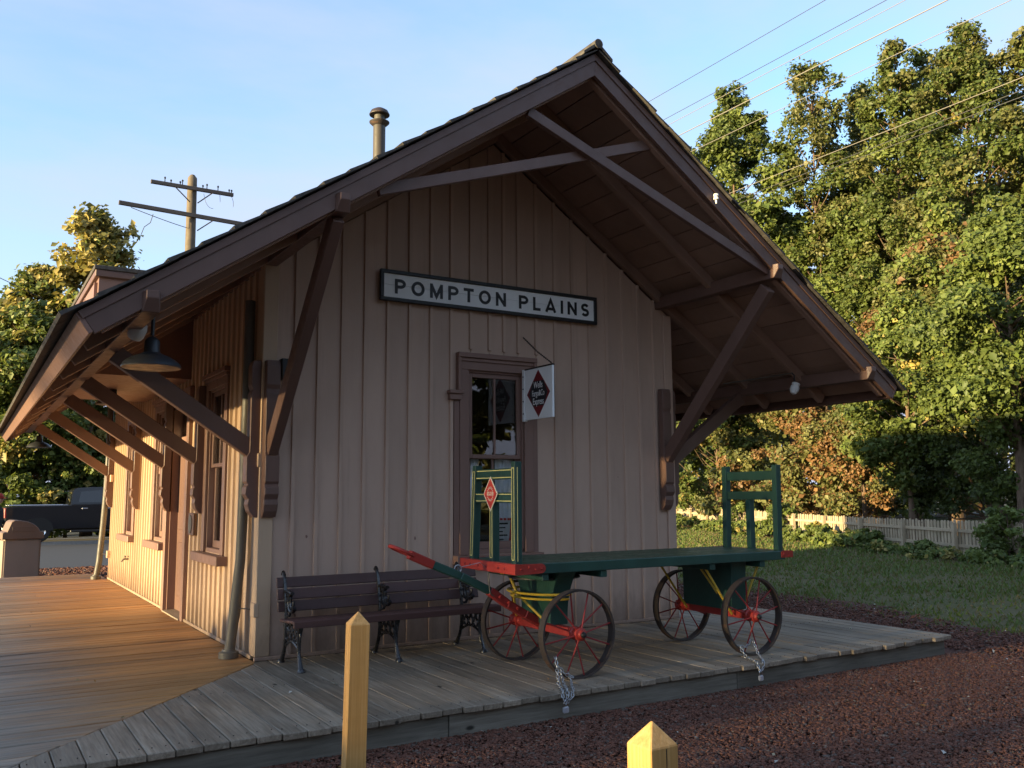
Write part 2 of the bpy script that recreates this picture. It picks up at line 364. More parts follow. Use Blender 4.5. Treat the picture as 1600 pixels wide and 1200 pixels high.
def colmesh(name, V, F, C, mat, parent=None, smooth=False):
    me = bpy.data.meshes.new(name); n, m = len(V), len(F)
    me.vertices.add(n); me.vertices.foreach_set('co', np.ascontiguousarray(V, np.float32).ravel())
    k = F.shape[1]; me.loops.add(m*k); me.loops.foreach_set('vertex_index', np.ascontiguousarray(F, np.int32).ravel())
    me.polygons.add(m); me.polygons.foreach_set('loop_start', np.arange(0, m*k, k, dtype=np.int32))
    me.update(calc_edges=True); me.validate()
    a = me.color_attributes.new('Col', 'FLOAT_COLOR', 'POINT'); a.data.foreach_set('color', np.ascontiguousarray(np.c_[C, np.ones(n)], np.float32).ravel())
    me.materials.append(M[mat])
    if smooth: me.polygons.foreach_set('use_smooth', np.ones(m, bool))
    return link(name, me, parent)
def rot_rand(n, r):
    q = r.normal(size=(n, 4)); q /= np.linalg.norm(q, axis=1)[:, None]; w, x, y, z = q.T
    return np.stack([np.stack([1-2*(y*y+z*z), 2*(x*y-z*w), 2*(x*z+y*w)], 1), np.stack([2*(x*y+z*w), 1-2*(x*x+z*z), 2*(y*z-x*w)], 1), np.stack([2*(x*z-y*w), 2*(y*z+x*w), 1-2*(x*x+y*y)], 1)], 1)
_bm = bmesh.new(); bmesh.ops.create_icosphere(_bm, subdivisions=1, radius=1); _bm.verts.index_update()
_bm.free()
ICOV = np.array([(1, 0, 0), (-1, 0, 0), (0, 1, 0), (0, -1, 0), (0, 0, 1), (0, 0, -1)], float); ICOF = np.array([(0, 2, 4), (2, 1, 4), (1, 3, 4), (3, 0, 4), (2, 0, 5), (1, 2, 5), (3, 1, 5), (0, 3, 5)])
def stones(n, xs, ys, size, seed, keep):
    r = np.random.default_rng(seed); P = np.stack([r.uniform(*xs, n), r.uniform(*ys, n)], 1); P = P[keep(P[:, 0], P[:, 1])]; n = len(P)
    s = size*np.exp(r.normal(0, .42, n)); sc = s[:, None]*r.uniform(.55, 1.15, (n, 3))
    V = (ICOV[None]*(1+r.normal(0, .2, (n, 6, 1)))+r.normal(0, .22, (n, 6, 3)))*sc[:, None, :]*1.25
    V = np.einsum('nij,nkj->nki', rot_rand(n, r), V); V[:, :, 2] *= .6
    z = GZ+.006+r.normal(0, .0016, n)-V[:, :, 2].max(1); V += np.c_[P, z][:, None, :]
    t = r.uniform(0, 1, (n, 1)); C = np.array([.085, .036, .024])*(1-t)+np.array([.20, .088, .058])*t
    C = np.where(r.uniform(size=(n, 1)) < .12, np.array([.14, .105, .085])*r.uniform(.6, 1.3, (n, 1)), C)
    F = (ICOF[None]+(np.arange(n)*6)[:, None, None]).reshape(-1, 3)
    return V.reshape(-1, 3), F, np.repeat(C, 6, 0)
ledge_np = lambda y: 8.05+.18*np.sin(y*.9)+.10*np.sin(y*2.3+1)+np.where(y > -2, .14*(y+2.0), -.05*(y+2))
def inview(x, y, z=GZ, mx=.05):
    dx, dy, dz = x-CAMX, y-CAMY, z-CAMZ; d = dx*FW.x+dy*FW.y+dz*FW.z
    u = (dx*RT2.x+dy*RT2.y)/d*FPX/800; w = (dx*UP2.x+dy*UP2.y+dz*UP2.z)/d*FPX/600
    return (d > .5) & (np.abs(u) < 1+mx*4) & (np.abs(w) < 1+mx*3)
S1 = stones(150000, (-2.5, 6.5), (-6.5, -2.36), .0115, 5, lambda x, y: inview(x, y))
S2 = stones(60000, (4.5, 10.5), (-5.5, 6), .0145, 6, lambda x, y: inview(x, y) & (x < ledge_np(y)+np.random.default_rng(3).normal(0, .25, len(x))) & ~((x < 6.6) & (y > -2.36)) & ~((x < 6.5) & (y < -2.36)))
S3 = stones(9000, (-6, 1.5), (10.6, 15.2), .026, 8, lambda x, y: inview(x, y))
VV = []; FF = []; CC = []; off = 0
for v, f, c in (S1, S2, S3): VV.append(v); FF.append(f+off); CC.append(c); off += len(v)
o = colmesh('lava_gravel', np.concatenate(VV), np.concatenate(FF), np.concatenate(CC), 'stone')
tag(o, 'dark red lava gravel spread around the wooden platform', 'gravel', kind='stuff')

# ------------------------------------------------------------------ platform
plat = empty('wooden_platform', (2, -1.2, GZ)); tag(plat, 'weathered grey plank platform wrapping round the station corner', 'platform')
PO = Vector((2, -1.2, GZ))
PW, PE, PF, PN = -4.6, 6.22, -2.46, 10.45      # west, east, front, north limits
def chamfer_plank(L, w, h=.04, c=.005):
    mb = MB(); mb.box(0, L, -w/2, w/2, -h, 0); return mb
pm_cache = {}
rp = random.Random(5)
def mitre_y(x): return -1.16*(-x)-.06 if x < 0 else 0
# front boards run along Y (cut on the mitre left of the corner); a board's local X runs to +Y, its local Y to -X
def frontplank(x0, w, y0, yl, yr, dz):
    v = []
    for zz in (-.042, 0): v += [(0, 0, zz), (0, -w, zz), (yr-y0, -w, zz), (yl-y0, 0, zz)]
    mb = MB(); mb.add(v, [(0, 1, 2, 3), (7, 6, 5, 4), (0, 4, 5, 1), (1, 5, 6, 2), (2, 6, 7, 3), (3, 7, 4, 0)])
    ob = mb.build('plank', 'plank', plat, bevel=.005); ob.rotation_euler = (rp.uniform(-.004, .004), rp.uniform(-.0005, .0005), R(90))
    ob.location = Vector((x0, y0, dz))-PO
x = PE
while x > -2.15:
    w = .146; x1 = x-w; xm = (x+x1)/2; y0 = PF+rp.uniform(-.022, .022); dz = rp.uniform(-.0018, .0018)
    if xm > 4.86:
        cuts = [y0, 1.6+rp.uniform(-.3, .3), 5.4+rp.uniform(-.4, .4), 9.2]
        for p0, p1 in zip(cuts[:-1], cuts[1:]): frontplank(x1, w, p0, p1-.004, p1-.004, dz)
    else:
        yl, yr = (-.035, -.035) if xm > 0 else (mitre_y(x1)-.004, min(mitre_y(x), -.04)-.004)
        if min(yl, yr) > y0+.02: frontplank(x1, w, y0, yl, yr, dz)
    x = x1-.006-rp.uniform(0, .003)
# side boards run along X
y = PN
while y > PF+.05:
    w = .140; y1 = y-w
    def edge(yy): return -.03 if yy > 0 else (yy+.06)/1.16-.006
    xa, xb = edge(y), edge(y1)
    if xb < -2.11:
        xa = max(xa, -2.11); xb = max(xb, -2.11)
    segs = [(PW, None)]
    if y > 3: cut = -2.0+rp.uniform(-1.2, .8); segs = [(PW, cut), (cut, None)]
    for a, b in segs:
        bb, ba = (xb, xa) if b is None else (b-.004, b-.004)
        mb = MB(); v = []
        for zz in (-.042, 0): v += [(0, 0, zz), (bb-a, 0, zz), (ba-a, w, zz), (0, w, zz)]
        mb.add(v, [(3, 2, 1, 0), (4, 5, 6, 7), (0, 1, 5, 4), (1, 2, 6, 5), (2, 3, 7, 6), (3, 0, 4, 7)])
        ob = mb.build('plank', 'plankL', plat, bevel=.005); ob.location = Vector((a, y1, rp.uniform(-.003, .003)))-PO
        ob.rotation_euler = (rp.uniform(-.016, .016), rp.uniform(-.0006, .0006), 0)
    y = y1-.005-rp.uniform(0, .003)
# skirt timbers and joists
sk = [PW, -2.05, .62, 3.3, PE-.05]
for a, b in zip(sk[:-1], sk[1:]):
    mb = MB(); mb.box(0, b-a-.006, 0, .05, GZ-.07, -.05); ob = mb.build('skirt_timber', 'skirt', plat, bevel=.004); ob.location = Vector((a, PF+.05+rp.uniform(-.006, .006), 0))-PO
mb = MB(); mb.box(0, 11.6, 0, .05, GZ-.07, -.05); ob = mb.build('skirt_timber', 'skirt', plat, bevel=.004); ob.location = Vector((PE-.05, PF+.1, 0))-PO; ob.rotation_euler = (0, 0, R(90))
mb = MB(); mb.box(0, 4.5, 0, .05, GZ-.07, -.05); ob = mb.build('skirt_timber', 'skirt', plat, bevel=.004); ob.location = Vector((PW, PN-.08, 0))-PO
mb = MB()
for yy in (-2.2, -1.1, 0): mb.box(PW+.1-PO.x, PE-.15-PO.x, yy-.04-PO.y, yy-PO.y, GZ-.06-PO.z, -.05-PO.z)
for xx in (-4.4, -3, -1.6, -.25): mb.box(xx-PO.x, xx+.05-PO.x, .05-PO.y, PN-.15-PO.y, GZ-.06-PO.z, -.05-PO.z)
mb.build('joist', 'skirt', plat)
# nail heads along the front boards
mb = MB()
for ob in list(plat.children):
    if ob.name.startswith('plank') and ob.data.materials[0] == M['plank'] and ob.location.y+PO.y < -2:
        for yy in (PF+.12, -1.12, -.06):
            for q in (.03, .115):
                X_, Y_ = ob.location.x+q+rp.uniform(-.01, .01), yy-PO.y+rp.uniform(-.015, .015)
                if yy < (mitre_y(X_+PO.x) if X_+PO.x < 0 else 0)-.03:
                    mb.lathe([(0.0001, -PO.z+.0065), (.0034, -PO.z+.0058), (.0036, -PO.z+.001)], (X_-.0, Y_, 0), 6)
o = mb.build('nail_head', 'rust', plat); o['kind'] = 'stuff'

# ------------------------------------------------------------------ station building
W, L, XC, ZR, SL = 4.80, 9.18, 2.40, 5.37, .683
OF, YB, EX = -1.81, L+1.81, 1.69           # front overhang, back end of the roof, eave overhang
def rz(x): return ZR-SL*abs(x-XC)
sd = empty('station_building', (0, 0, 0)); tag(sd, 'small tan board and batten railway station with deep brown gabled roof', 'station')
# --- front wall: boards between battens, window opening 2.08..2.75 x 0.83..2.68
WX0, WX1, WZ0, WZ1 = 2.06, 2.77, .82, 2.68
fw = MB()
def ftop(x): return rz(x)-.22
def panelXZ(mb, x0, x1, z0, y0, y1, z1=None):
    if z1 is None:
        pts = [(x0, y0, z0), (x1, y0, z0), (x1, y0, ftop(x1))]
        if x0 < XC < x1: pts.append((XC, y0, ftop(XC)))
        pts.append((x0, y0, ftop(x0)))
    else: pts = [(x0, y0, z0), (x1, y0, z0), (x1, y0, z1), (x0, y0, z1)]
    mb.prism(pts, (0, y1-y0, 0))
panelXZ(fw, .05, WX0, 0, .026, .12); panelXZ(fw, WX1, W-.05, 0, .026, .12); panelXZ(fw, WX0, WX1, WZ1, .026, .12); panelXZ(fw, WX0, WX1, 0, .026, .12, WZ0)
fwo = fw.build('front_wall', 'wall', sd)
bx = [0.0, .279, .50, .728, .956, 1.191, 1.425, 1.658, 1.886, 2.114, 2.335, 2.511, 2.691, 2.917, 3.16, 3.395, 3.627, 3.866, 4.105, 4.333, 4.56, W]
rb = random.Random(2)
for a, b in zip(bx[:-1], bx[1:]):
    segs = [(a+.002, b-.002, 0, None)]
    if b > WX0 and a < WX1:
        segs = [(a+.002, b-.002, 0, WZ0), (a+.002, b-.002, WZ1, None)]
        if a < WX0: segs.append((a+.002, WX0, WZ0+.001, WZ1-.001))
        if b > WX1: segs.append((WX1, b-.002, WZ0+.001, WZ1-.001))
    for s0, s1, z0, z1 in segs:
        mb = MB(); dy = rb.uniform(-.002, .002); panelXZ(mb, s0, s1, z0, dy, .024, z1); mb.build('board', 'wall', fwo)
CX0, CX1, CZ1 = 1.955, 2.885, 2.80        # window casing outer
for q in bx[1:-1]:
    inc = CX0-.06 < q < CX1+.06
    for z0, z1 in (((.03, .70), (2.90, None)) if inc else ((.03, None),)):
        mb = MB(); h = .019; zt = ftop(q) if z1 is None else z1
        mb.prism([(-.021, 0, z0), (.021, 0, z0), (.016, -.024, z0), (-.016, -.024, z0)], (0, 0, zt-z0))
        ob = mb.build('batten', 'wall', fwo); ob.location = (q, 0, 0)
mb = MB(); mb.box(-.03, W+.03, -.032, -.0035, 0, .032); mb.build('base_strip', 'wall', fwo, bevel=.004)
# corner boards
mb = MB(); mb.box(-.028, .105, -.026, -.003, .033, ftop(.1)); mb.box(-.028, -.003, -.0025, .10, .033, ftop(0)); mb.build('corner_board', 'wallL', fwo, bevel=.006)
mb = MB(); mb.box(W-.09, W+.028, -.026, -.003, .033, ftop(W)); mb.build('corner_board', 'wall', fwo, bevel=.004)
# paint chips
mb = MB()
for (X, Z, a, b) in ((1.99-.10, 1.395, .018, .03), (1.885+.04, 1.27, .012, .03), (1.35, .88, .014, .03), (1.50, 1.00, .01, .022), (.42, 1.05, .012, .02), (.33, .36, .012, .02), (4.0, 1.60, .008, .008), (.24, .14, .012, .02)):
    n = 7; mb.prism([(X+a*rb.uniform(.6, 1.1)*math.cos(t), -.0032, Z+b*rb.uniform(.6, 1.1)*math.sin(t)) for t in [2*math.pi*i/n for i in range(n)]], (0, .0012, 0))
mb.build('bare_wood_chip', 'trim2', fwo)
# --- left wall
def leftopen(): return [(1.28, 2.02, .86, 2.55), (2.98, 4.02, 0.0, 2.55), (4.32, 5.06, .86, 2.55), (6.74, 7.48, .86, 2.55)]
lw = MB(); ys = [0.13]
for a, b, z0, z1 in leftopen():
    lw.box(.026, .12, ys[-1], a, 0, rz(0)-.22)
    if z0 > 0: lw.box(.026, .12, a, b, 0, z0)
    lw.box(.026, .12, a, b, z1, rz(0)-.22); ys.append(b)
lw.box(.026, .12, ys[-1], L, 0, rz(0)-.22)
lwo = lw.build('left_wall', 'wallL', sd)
yq = [.105]
while yq[-1] < L-.2: yq.append(yq[-1]+.200)
yq.append(L)
ZT = rz(0)-.22
for a, b in zip(yq[:-1], yq[1:]):
    segs = [(a+.002, b-.002, 0, ZT)]
    for oa, ob_, z0, z1 in leftopen():
        new = []
        for s0, s1, q0, q1 in segs:
            if s1 <= oa or s0 >= ob_: new.append((s0, s1, q0, q1)); continue
            if z0 > 0: new.append((s0, s1, q0, z0))
            new.append((s0, s1, z1, q1))
            if s0 < oa: new.append((s0, oa, z0+.001, z1-.001))
            if s1 > ob_: new.append((ob_, s1, z0+.001, z1-.001))
        segs = new
    for s0, s1, q0, q1 in segs:
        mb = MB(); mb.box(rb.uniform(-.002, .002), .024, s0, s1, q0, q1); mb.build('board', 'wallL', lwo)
mb0 = {}
for q in yq[1:-1]:
    spans = [(.03, ZT)]
    for oa, ob_, z0, z1 in leftopen():
        if oa-.14 < q < ob_+.14: spans = [(.03, z0-.13)] if z0 > 0 else []; spans.append((z1+.14, ZT))
    for z0, z1 in spans:
        kk = (round(z0, 2), round(z1, 2))
        if kk not in mb0:
            mb = MB(); mb.prism([(0, -.021, z0), (0, .021, z0), (-.024, .016, z0), (-.024, -.016, z0)], (0, 0, z1-z0)); mb0[kk] = mb.mesh('batten', M['wallL'])
        link('batten', mb0[kk], lwo, (0, q, 0))
mb = MB(); mb.box(-.03, -.0035, .10, 2.9, 0, .032); mb.box(-.03, -.0035, 4.1, L, 0, .032); mb.build('base_strip', 'wallL', lwo, bevel=.004)
# --- other walls, floor and ceiling (close the room)
mb = MB(); mb.box(W-.12, W-.001, .13, L-.13, 0, rz(W)-.22); mb.build('right_wall', 'wall', sd)
mb = MB(); panelXZ(mb, 0.001, W-.001, 0, L-.12, L); mb.build('back_wall', 'wall', sd)
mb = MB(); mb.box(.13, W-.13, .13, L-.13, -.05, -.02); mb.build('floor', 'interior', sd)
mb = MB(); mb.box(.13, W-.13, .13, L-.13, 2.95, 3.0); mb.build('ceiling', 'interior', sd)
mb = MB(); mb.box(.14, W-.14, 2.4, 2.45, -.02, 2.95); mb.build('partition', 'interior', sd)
for x0 in (.1205, W-.1260): 
    pass
# right wall brackets etc. are below

# --- windows (built in local XZ, front at y=0 facing -Y)
def window(parent, w, z0, z1, mat, sill_w, ears=False, sillmat=None, curtains=False):
    wn = empty('window', (0, 0, 0), 0, parent)
    hw = w/2; cw = .105
    mb = MB(); mb.box(-hw-cw, -hw, -.034, -.003, z0-.03, z1); mb.box(hw, hw+cw, -.034, -.003, z0-.03, z1); mb.box(-hw-cw, hw+cw, -.0345, -.003, z1+.0005, z1+.12)
    mb.build('casing', mat, wn, bevel=.004)
    mb = MB(); mb.box(-hw-cw-.035, hw+cw+.035, -.075, -.003, z1+.122, z1+.172); mb.box(-hw-cw-.015, hw+cw+.015, -.052, -.003, z1+.085, z1+.121)
    if ears:
        for s in (-1, 1):
            xa, xb = sorted((s*(hw+cw+.0005), s*(hw+cw+.034))); mb.box(xa, xb, -.070, -.003, z1-.22, z1+.1215)
            xa, xb = sorted((s*(hw+cw-.02), s*(hw+cw+.135))); mb.box(xa, xb, -.085, -.003, z1-.255, z1-.2205); mb.box(xa+.01, xb-.01, -.062, -.003, z1-.315, z1-.2555)
    mb.build('head_moulding', mat, wn, bevel=.004)
    mb = MB(); mb.box(-sill_w/2, sill_w/2, -.115, -.003, z0-.125, z0-.032); mb.build('sill', sillmat or mat, wn, bevel=.006)
    # jamb liner
    mb = MB(); mb.box(-hw, -hw+.02, -.002, .118, z0, z1); mb.box(hw-.02, hw, -.002, .118, z0, z1); mb.box(-hw+.02, hw-.02, -.002, .118, z1-.02, z1); mb.box(-hw+.02, hw-.02, -.002, .118, z0-.03, z0+.015)
    mb.build('frame', mat, wn, bevel=.002)
    zm = z0+(z1-z0)*.52; st = .045
    for nm, a, b, yy in (('upper_sash', zm-.02, z1-.021, .02), ('lower_sash', z0+.016, zm+.02, .062)):
        mb = MB(); X0, X1 = -hw+.021, hw-.021
        mb.box(X0, X0+st, yy, yy+.035, a, b); mb.box(X1-st, X1, yy, yy+.035, a, b)
        mb.box(X0+st, X1-st, yy, yy+.035, b-st, b); mb.box(X0+st, X1-st, yy, yy+.035, a, a+st*(1.6 if nm[0] == 'l' else .9))
        mb.build(nm, mat, wn, bevel=.003)
        mb = MB(); mb.box(-.011, .011, yy+.004, yy+.033, a+st*.9, b-st); mb.build('muntin', mat, wn, bevel=.002)
        for s in (-1, 1):
            xa, xb = sorted((s*.0112, s*(hw-.021-st))); mb = MB(); mb.box(xa, xb, yy+.016, yy+.019, a+st*.9, b-st); mb.build('pane', 'glass', wn)
    return wn, zm
wf, zm = window(sd, .67, .85, WZ1, 'trim2', 1.02, ears=True)
wf.location = (2.415, 0, 0); wf.name = 'front_window'
# wide casing edge band, down to the sill (the photo shows a second flat board outside the casing)
for a, b in ((-.5, -.4405), (.4405, .5)): mb = MB(); mb.box(a, b, -.022, -.003, .73, 2.36); mb.build('outer_casing', 'trim2', wf, bevel=.003)
for i, (yc, z0) in enumerate(((1.65, .86), (4.69, .86), (7.11, .86))):
    wn, _ = window(sd, .72, z0, 2.55, 'trim2', 1.14); wn.location = (0, yc, 0); wn.rotation_euler = (0, 0, R(-90)); wn.name = 'side_window'
# door on the left wall
dr = empty('door', (0, 3.5, 0), R(-90), sd)
mb = MB(); mb.box(-.63, -.521, -.05, -.003, .0, 2.56); mb.box(.521, .63, -.05, -.003, 0, 2.56); mb.box(-.66, .66, -.055, -.003, 2.561, 2.70); mb.build('casing', 'trim2', dr, bevel=.004)
mb = MB(); mb.box(-.52, -.49, -.002, .16, 0, 2.53); mb.box(.49, .52, -.002, .16, 0, 2.53); mb.box(-.49, .49, -.002, .16, 2.5, 2.53); mb.build('jamb', 'trim2', dr)
mb = MB(); mb.box(-.488, .488, .09, .13, .02, 2.1); mb.build('leaf', 'trim', dr)
for (a, b, c, d) in ((-.40, -.05, .2, .85), (.05, .40, .2, .85), (-.40, -.05, 1.0, 1.95), (.05, .40, 1.0, 1.95)):
    mb = MB(); mb.box(a, b, .078, .0895, c, d); mb.build('panel', 'trim', dr, bevel=.008)
mb = MB(); mb.box(-.488, .488, .09, .12, 2.101, 2.16); mb.build('transom_bar', 'trim2', dr)
mb = MB(); mb.box(-.488, .488, .10, .104, 2.161, 2.499); mb.build('transom_pane', 'glass', dr)
mb = MB(); mb.box(-.5, .5, -.06, .15, -.002, .016); mb.build('threshold', 'plank', dr)
mb = MB(); mb.lathe([(.0001, .075), (.022, .07), (.03, .055), (.02, .04), (.012, .03), (.012, -.002)], (0, 0, 0), 12, 'y'); o = mb.build('door_knob', 'chrome', dr, smooth=True); o.location = (.42, .088, .98); o.rotation_euler = (0, 0, R(180))
# meeting behind the front window: lace curtains, cards and notices
def curtain(x0, x1, z0, z1, y):
    mb = MB(); n = 40; v = []; f = []
    for i in range(n+1):
        t = i/n; xx = x0+(x1-x0)*t; yy = y+.009*math.sin(t*31)+.003*math.sin(t*67)
        v += [(xx, yy, z0), (xx+.01*math.sin(t*9), yy+.004, (z0+z1)/2), (xx, yy, z1+.006*math.sin(t*50))]
    for i in range(n):
        for j in range(2): a = i*3+j; f.append((a, a+3, a+4, a+1))
    mb.add(v, f); return mb
cu = empty('cafe_curtain', (2.25, .076, .84)); tag(cu, 'pair of pale lace half curtains behind the lower front window', 'curtain')
for a, b in ((2.09, 2.27), (2.47, 2.74)): ob = curtain(a-2.25, b-2.25, .0, .97, .045).build('curtain_panel', 'curtain', cu, smooth='all', flip=False)
mb = MB(); mb.tube([(-.17, .045, .965), (.51, .045, .965)], .006, 6); mb.build('curtain_rod', 'black', cu)
nt = empty('paper_notice', (2.57, .112, .87)); tag(nt, 'white printed notice on red backing taped inside the front window', 'notice')
mb = MB(); mb.box(-.10, .13, .004, .006, .05, .30); mb.build('backing', 'signbright', nt)
mb = MB(); mb.prism([(-.10, .0, .045), (.06, .0, .05), (.085, .0, .275), (-.10, .0, .28)], (0, .0025, 0)); mb.build('sheet', 'paper', nt)
mb = MB()
for i, (a, b) in enumerate(((-.085, .05), (-.085, .02), (-.085, -.01), (-.085, .045), (-.085, .0))): mb.box(a, b, -.0012, -.0002, .235-.04*i, .248-.04*i+(.004 if i in (0, 3) else 0))
mb.build('print_line', 'black', nt)
cd = empty('window_card', (2.22, .125, .90)); tag(cd, 'pale blue card standing on a dark box behind the front window', 'card')
mb = MB(); mb.box(-.05, .07, 0, .004, .17, .42); mb.build('card', 'bluepaper', cd)
mb = MB(); mb.box(-.06, .08, .005, .08, 0, .16); mb.build('dark_box', 'black', cd)

# --- roof (part > sub-parts)
rf = empty('roof', (0, 0, 0), 0, sd)
th = math.atan(SL); cs, sn = math.cos(th), math.sin(th)
def slope_pt(side, t, n):          # t: horizontal distance from the ridge, n: height above the barge-top line, measured square to the slope
    x_ = t+n*sn; z_ = ZR-SL*t+n*cs
    return (XC+side*x_, z_)
def slopebox(mb, side, t0, t1, n0, n1, y0, y1):
    P = [slope_pt(side, t0, n0), slope_pt(side, t1, n0), slope_pt(side, t1, n1), slope_pt(side, t0, n1)]
    if t0 == 0:                     # plumb cut at the ridge
        P[0] = (XC, ZR+n0/cs); P[3] = (XC, ZR+n1/cs)
    mb.prism([(a, y0, b) for a, b in P], (0, y1-y0, 0))
TE = XC+EX
rr_ = random.Random(9)
for side in (-1, 1):
    # soffit boards, running along the ridge direction
    nb = 19; tw = (TE-.03)/nb
    for i in range(nb):
        mb = MB(); slopebox(mb, side, i*tw+.004 if i else 0, (i+1)*tw-.004, -.062-rr_.uniform(0, .004), -.034, OF+.045, YB-.045); mb.build('soffit_board', 'soffit', rf)
    mb = MB(); slopebox(mb, side, 0, TE-.005, -.033, -.002, OF+.01, YB-.01); mb.build('roof_deck', 'trim', rf)
    # rafters
    for yy in (-1.71, -.90, -.055, .95, 2.0, 3.05, 4.1, 5.15, 6.2, 7.25, 8.3, 9.3, 10.1, 10.9):
        mb = MB(); slopebox(mb, side, 0, TE-.05, -.175, -.067, yy-.035, yy+.035); mb.build('rafter', 'soffit', rf, bevel=.004)
    # barge boards front and back, with a moulding along the top
    for yy, s_ in ((OF, 1), (YB, -1)):
        mb = MB(); slopebox(mb, side, 0, TE-.002, -.165, -.001, min(yy, yy+.04*s_), max(yy, yy+.04*s_)); mb.build('barge_board', 'trim', rf, bevel=.003)
        mb = MB(); slopebox(mb, side, 0, TE+.01, -.05, .004, min(yy-.012*s_, yy-.0005*s_), max(yy-.012*s_, yy-.0005*s_)); mb.build('rake_moulding', 'trim', rf, bevel=.002)
    # eave fascia, square to the slope
    mb = MB(); slopebox(mb, side, TE-.001, TE+.026, -.15, 0.0, OF-.001, YB+.001); mb.build('fascia', 'trim2' if side < 0 else 'trim', rf, bevel=.003)
    # shingle courses
    nc = 20; cwid = (TE+.075)/nc
    for i in range(nc):
        lift = .002*math.sin(i*1.7)+rr_.uniform(0, .004)
        t0, t1 = i*cwid, (i+1)*cwid+.02
        P0, P1 = slope_pt(side, max(t0-.03, 0), .006+.010), slope_pt(side, t1, .018+lift)
        P2, P3 = slope_pt(side, t1, .044+lift), slope_pt(side, max(t0-.03, 0), .022)
        ov = .055+rr_.uniform(-.012, .016)
        mb = MB(); mb.prism([(P0[0], OF-ov, P0[1]), (P1[0], OF-ov, P1[1]), (P2[0], OF-ov, P2[1]), (P3[0], OF-ov, P3[1])], (0, YB-OF+2*ov, 0)); mb.build('shingle_course', 'shingle', rf)
# underlay strip under the eave shingles and ridge roll
mb = MB(); n = 34
for i in range(n):
    y0 = OF-.06+i*(YB-OF+.12)/n; y1 = y0+(YB-OF+.12)/n+.03
    h = rr_.uniform(0, .01)
    mb.prism([(XC-.16, y0, ZR-.055+h), (XC, y0, ZR+.062+h), (XC+.16, y0, ZR-.055+h), (XC+.16, y0, ZR-.03+h), (XC, y0, ZR+.095+h), (XC-.16, y0, ZR-.03+h)], (0, y1-y0, 0))
mb.build('ridge_cap', 'shingle', rf)
mb = MB(); mb.tube([(XC, OF-.07, ZR+.075), (XC, YB+.05, ZR+.075)], .045, 10); mb.build('ridge_roll', 'shingle', rf, smooth=True)
# purlins with pointed noses
PUR = (-1.27, .03, 4.66, 6.05)
for i, xx in enumerate(PUR):
    zc = rz(xx)-.18; mb = MB(); hw, hh = .055, .072
    v = []
    for yy, b0, a in ((OF-.06, .2, .7), (OF-.012, -1, 1), (YB+.012, -1, 1), (YB+.06, .2, .7)):
        v += [(xx-hw*a, yy, zc+hh*b0), (xx+hw*a, yy, zc+hh*b0), (xx+hw*a, yy, zc+hh*.9), (xx-hw*a, yy, zc+hh*.9)]
    f = [(3, 2, 1, 0), (12, 13, 14, 15)]
    for k_ in range(3):
        for j in range(4): f.append((k_*4+j, k_*4+(j+1) % 4, (k_+1)*4+(j+1) % 4, (k_+1)*4+j))
    mb.add(v, f); mb.build('purlin', 'trim', rf, bevel=.004)
# scissor braces in the gable
for a, b, yy in (((1.72, 4.70), (4.60, 3.66), OF+.075), ((.36, 3.77), (3.16, 4.72), OF+.13)):
    mb = MB(); mb.beam((a[0], yy, a[1]), (b[0], yy, b[1]), .05, .095, (0, 0, 1)); mb.build('gable_brace', 'trim', rf, bevel=.004)
# porcelain insulator on the right barge board
ins = MB(); ins.lathe([(.010, .06), (.024, .055), (.028, .035), (.018, .028), (.027, .018), (.027, 0), (.012, -.005), (.008, -.04)], (3.81, OF-.045, 4.24), 12); o = ins.build('insulator', 'porcelain', rf, smooth=True)

# --- brackets: wall post with shaped foot + raking brace
def bracket_post(name, width=.125):
    prof = [(0, 2.62), (.07, 2.62), (.085, 2.57), (.085, 2.40), (.07, 2.36), (.085, 2.32), (.085, 1.80), (.11, 1.76), (.11, 1.54), (.092, 1.515), (.11, 1.49), (.115, 1.43), (.085, 1.385), (.092, 1.34), (.075, 1.28), (.035, 1.23), (.0, 1.225)]
    mb = MB(); mb.prism([(-width/2, -p_, z_) for p_, z_ in prof], (width, 0, 0)); return mb.mesh(name, M['trim'], bevel=.004)
BPM = bracket_post('bracket_post')
def brace(a, b, w=.09, h=.145):
    mb = MB(); mb.beam(a, b, w, h); return mb
br = empty('eave_brackets', (0, 0, 0), 0, sd)
for xx in (.055, 4.655):
    link('bracket_post', BPM, br, (xx, -.026, 0)); xp = .03 if xx < 1 else 4.66
    brace((xx, -.09, 1.82), (xp, -1.69, 3.50)).build('brace', 'trim', br, bevel=.005)
for yy in (.06, 2.18, 3.97 if False else 4.0, 6.33, 9.06):
    link('bracket_post', BPM, br, (-.026, yy, 0), (0, 0, R(-90)))
    brace((-.08, yy, 1.82), (-1.24, yy, 2.60)).build('brace', 'trim', br, bevel=.005)
for yy in (.06, 3.0, 6.0, 9.06):
    link('bracket_post', BPM, br, (W+.002, yy, 0), (0, 0, R(90)))
    brace((W+.08, yy, 1.82), (6.02, yy, 2.60)).build('brace', 'trim', br, bevel=.005)
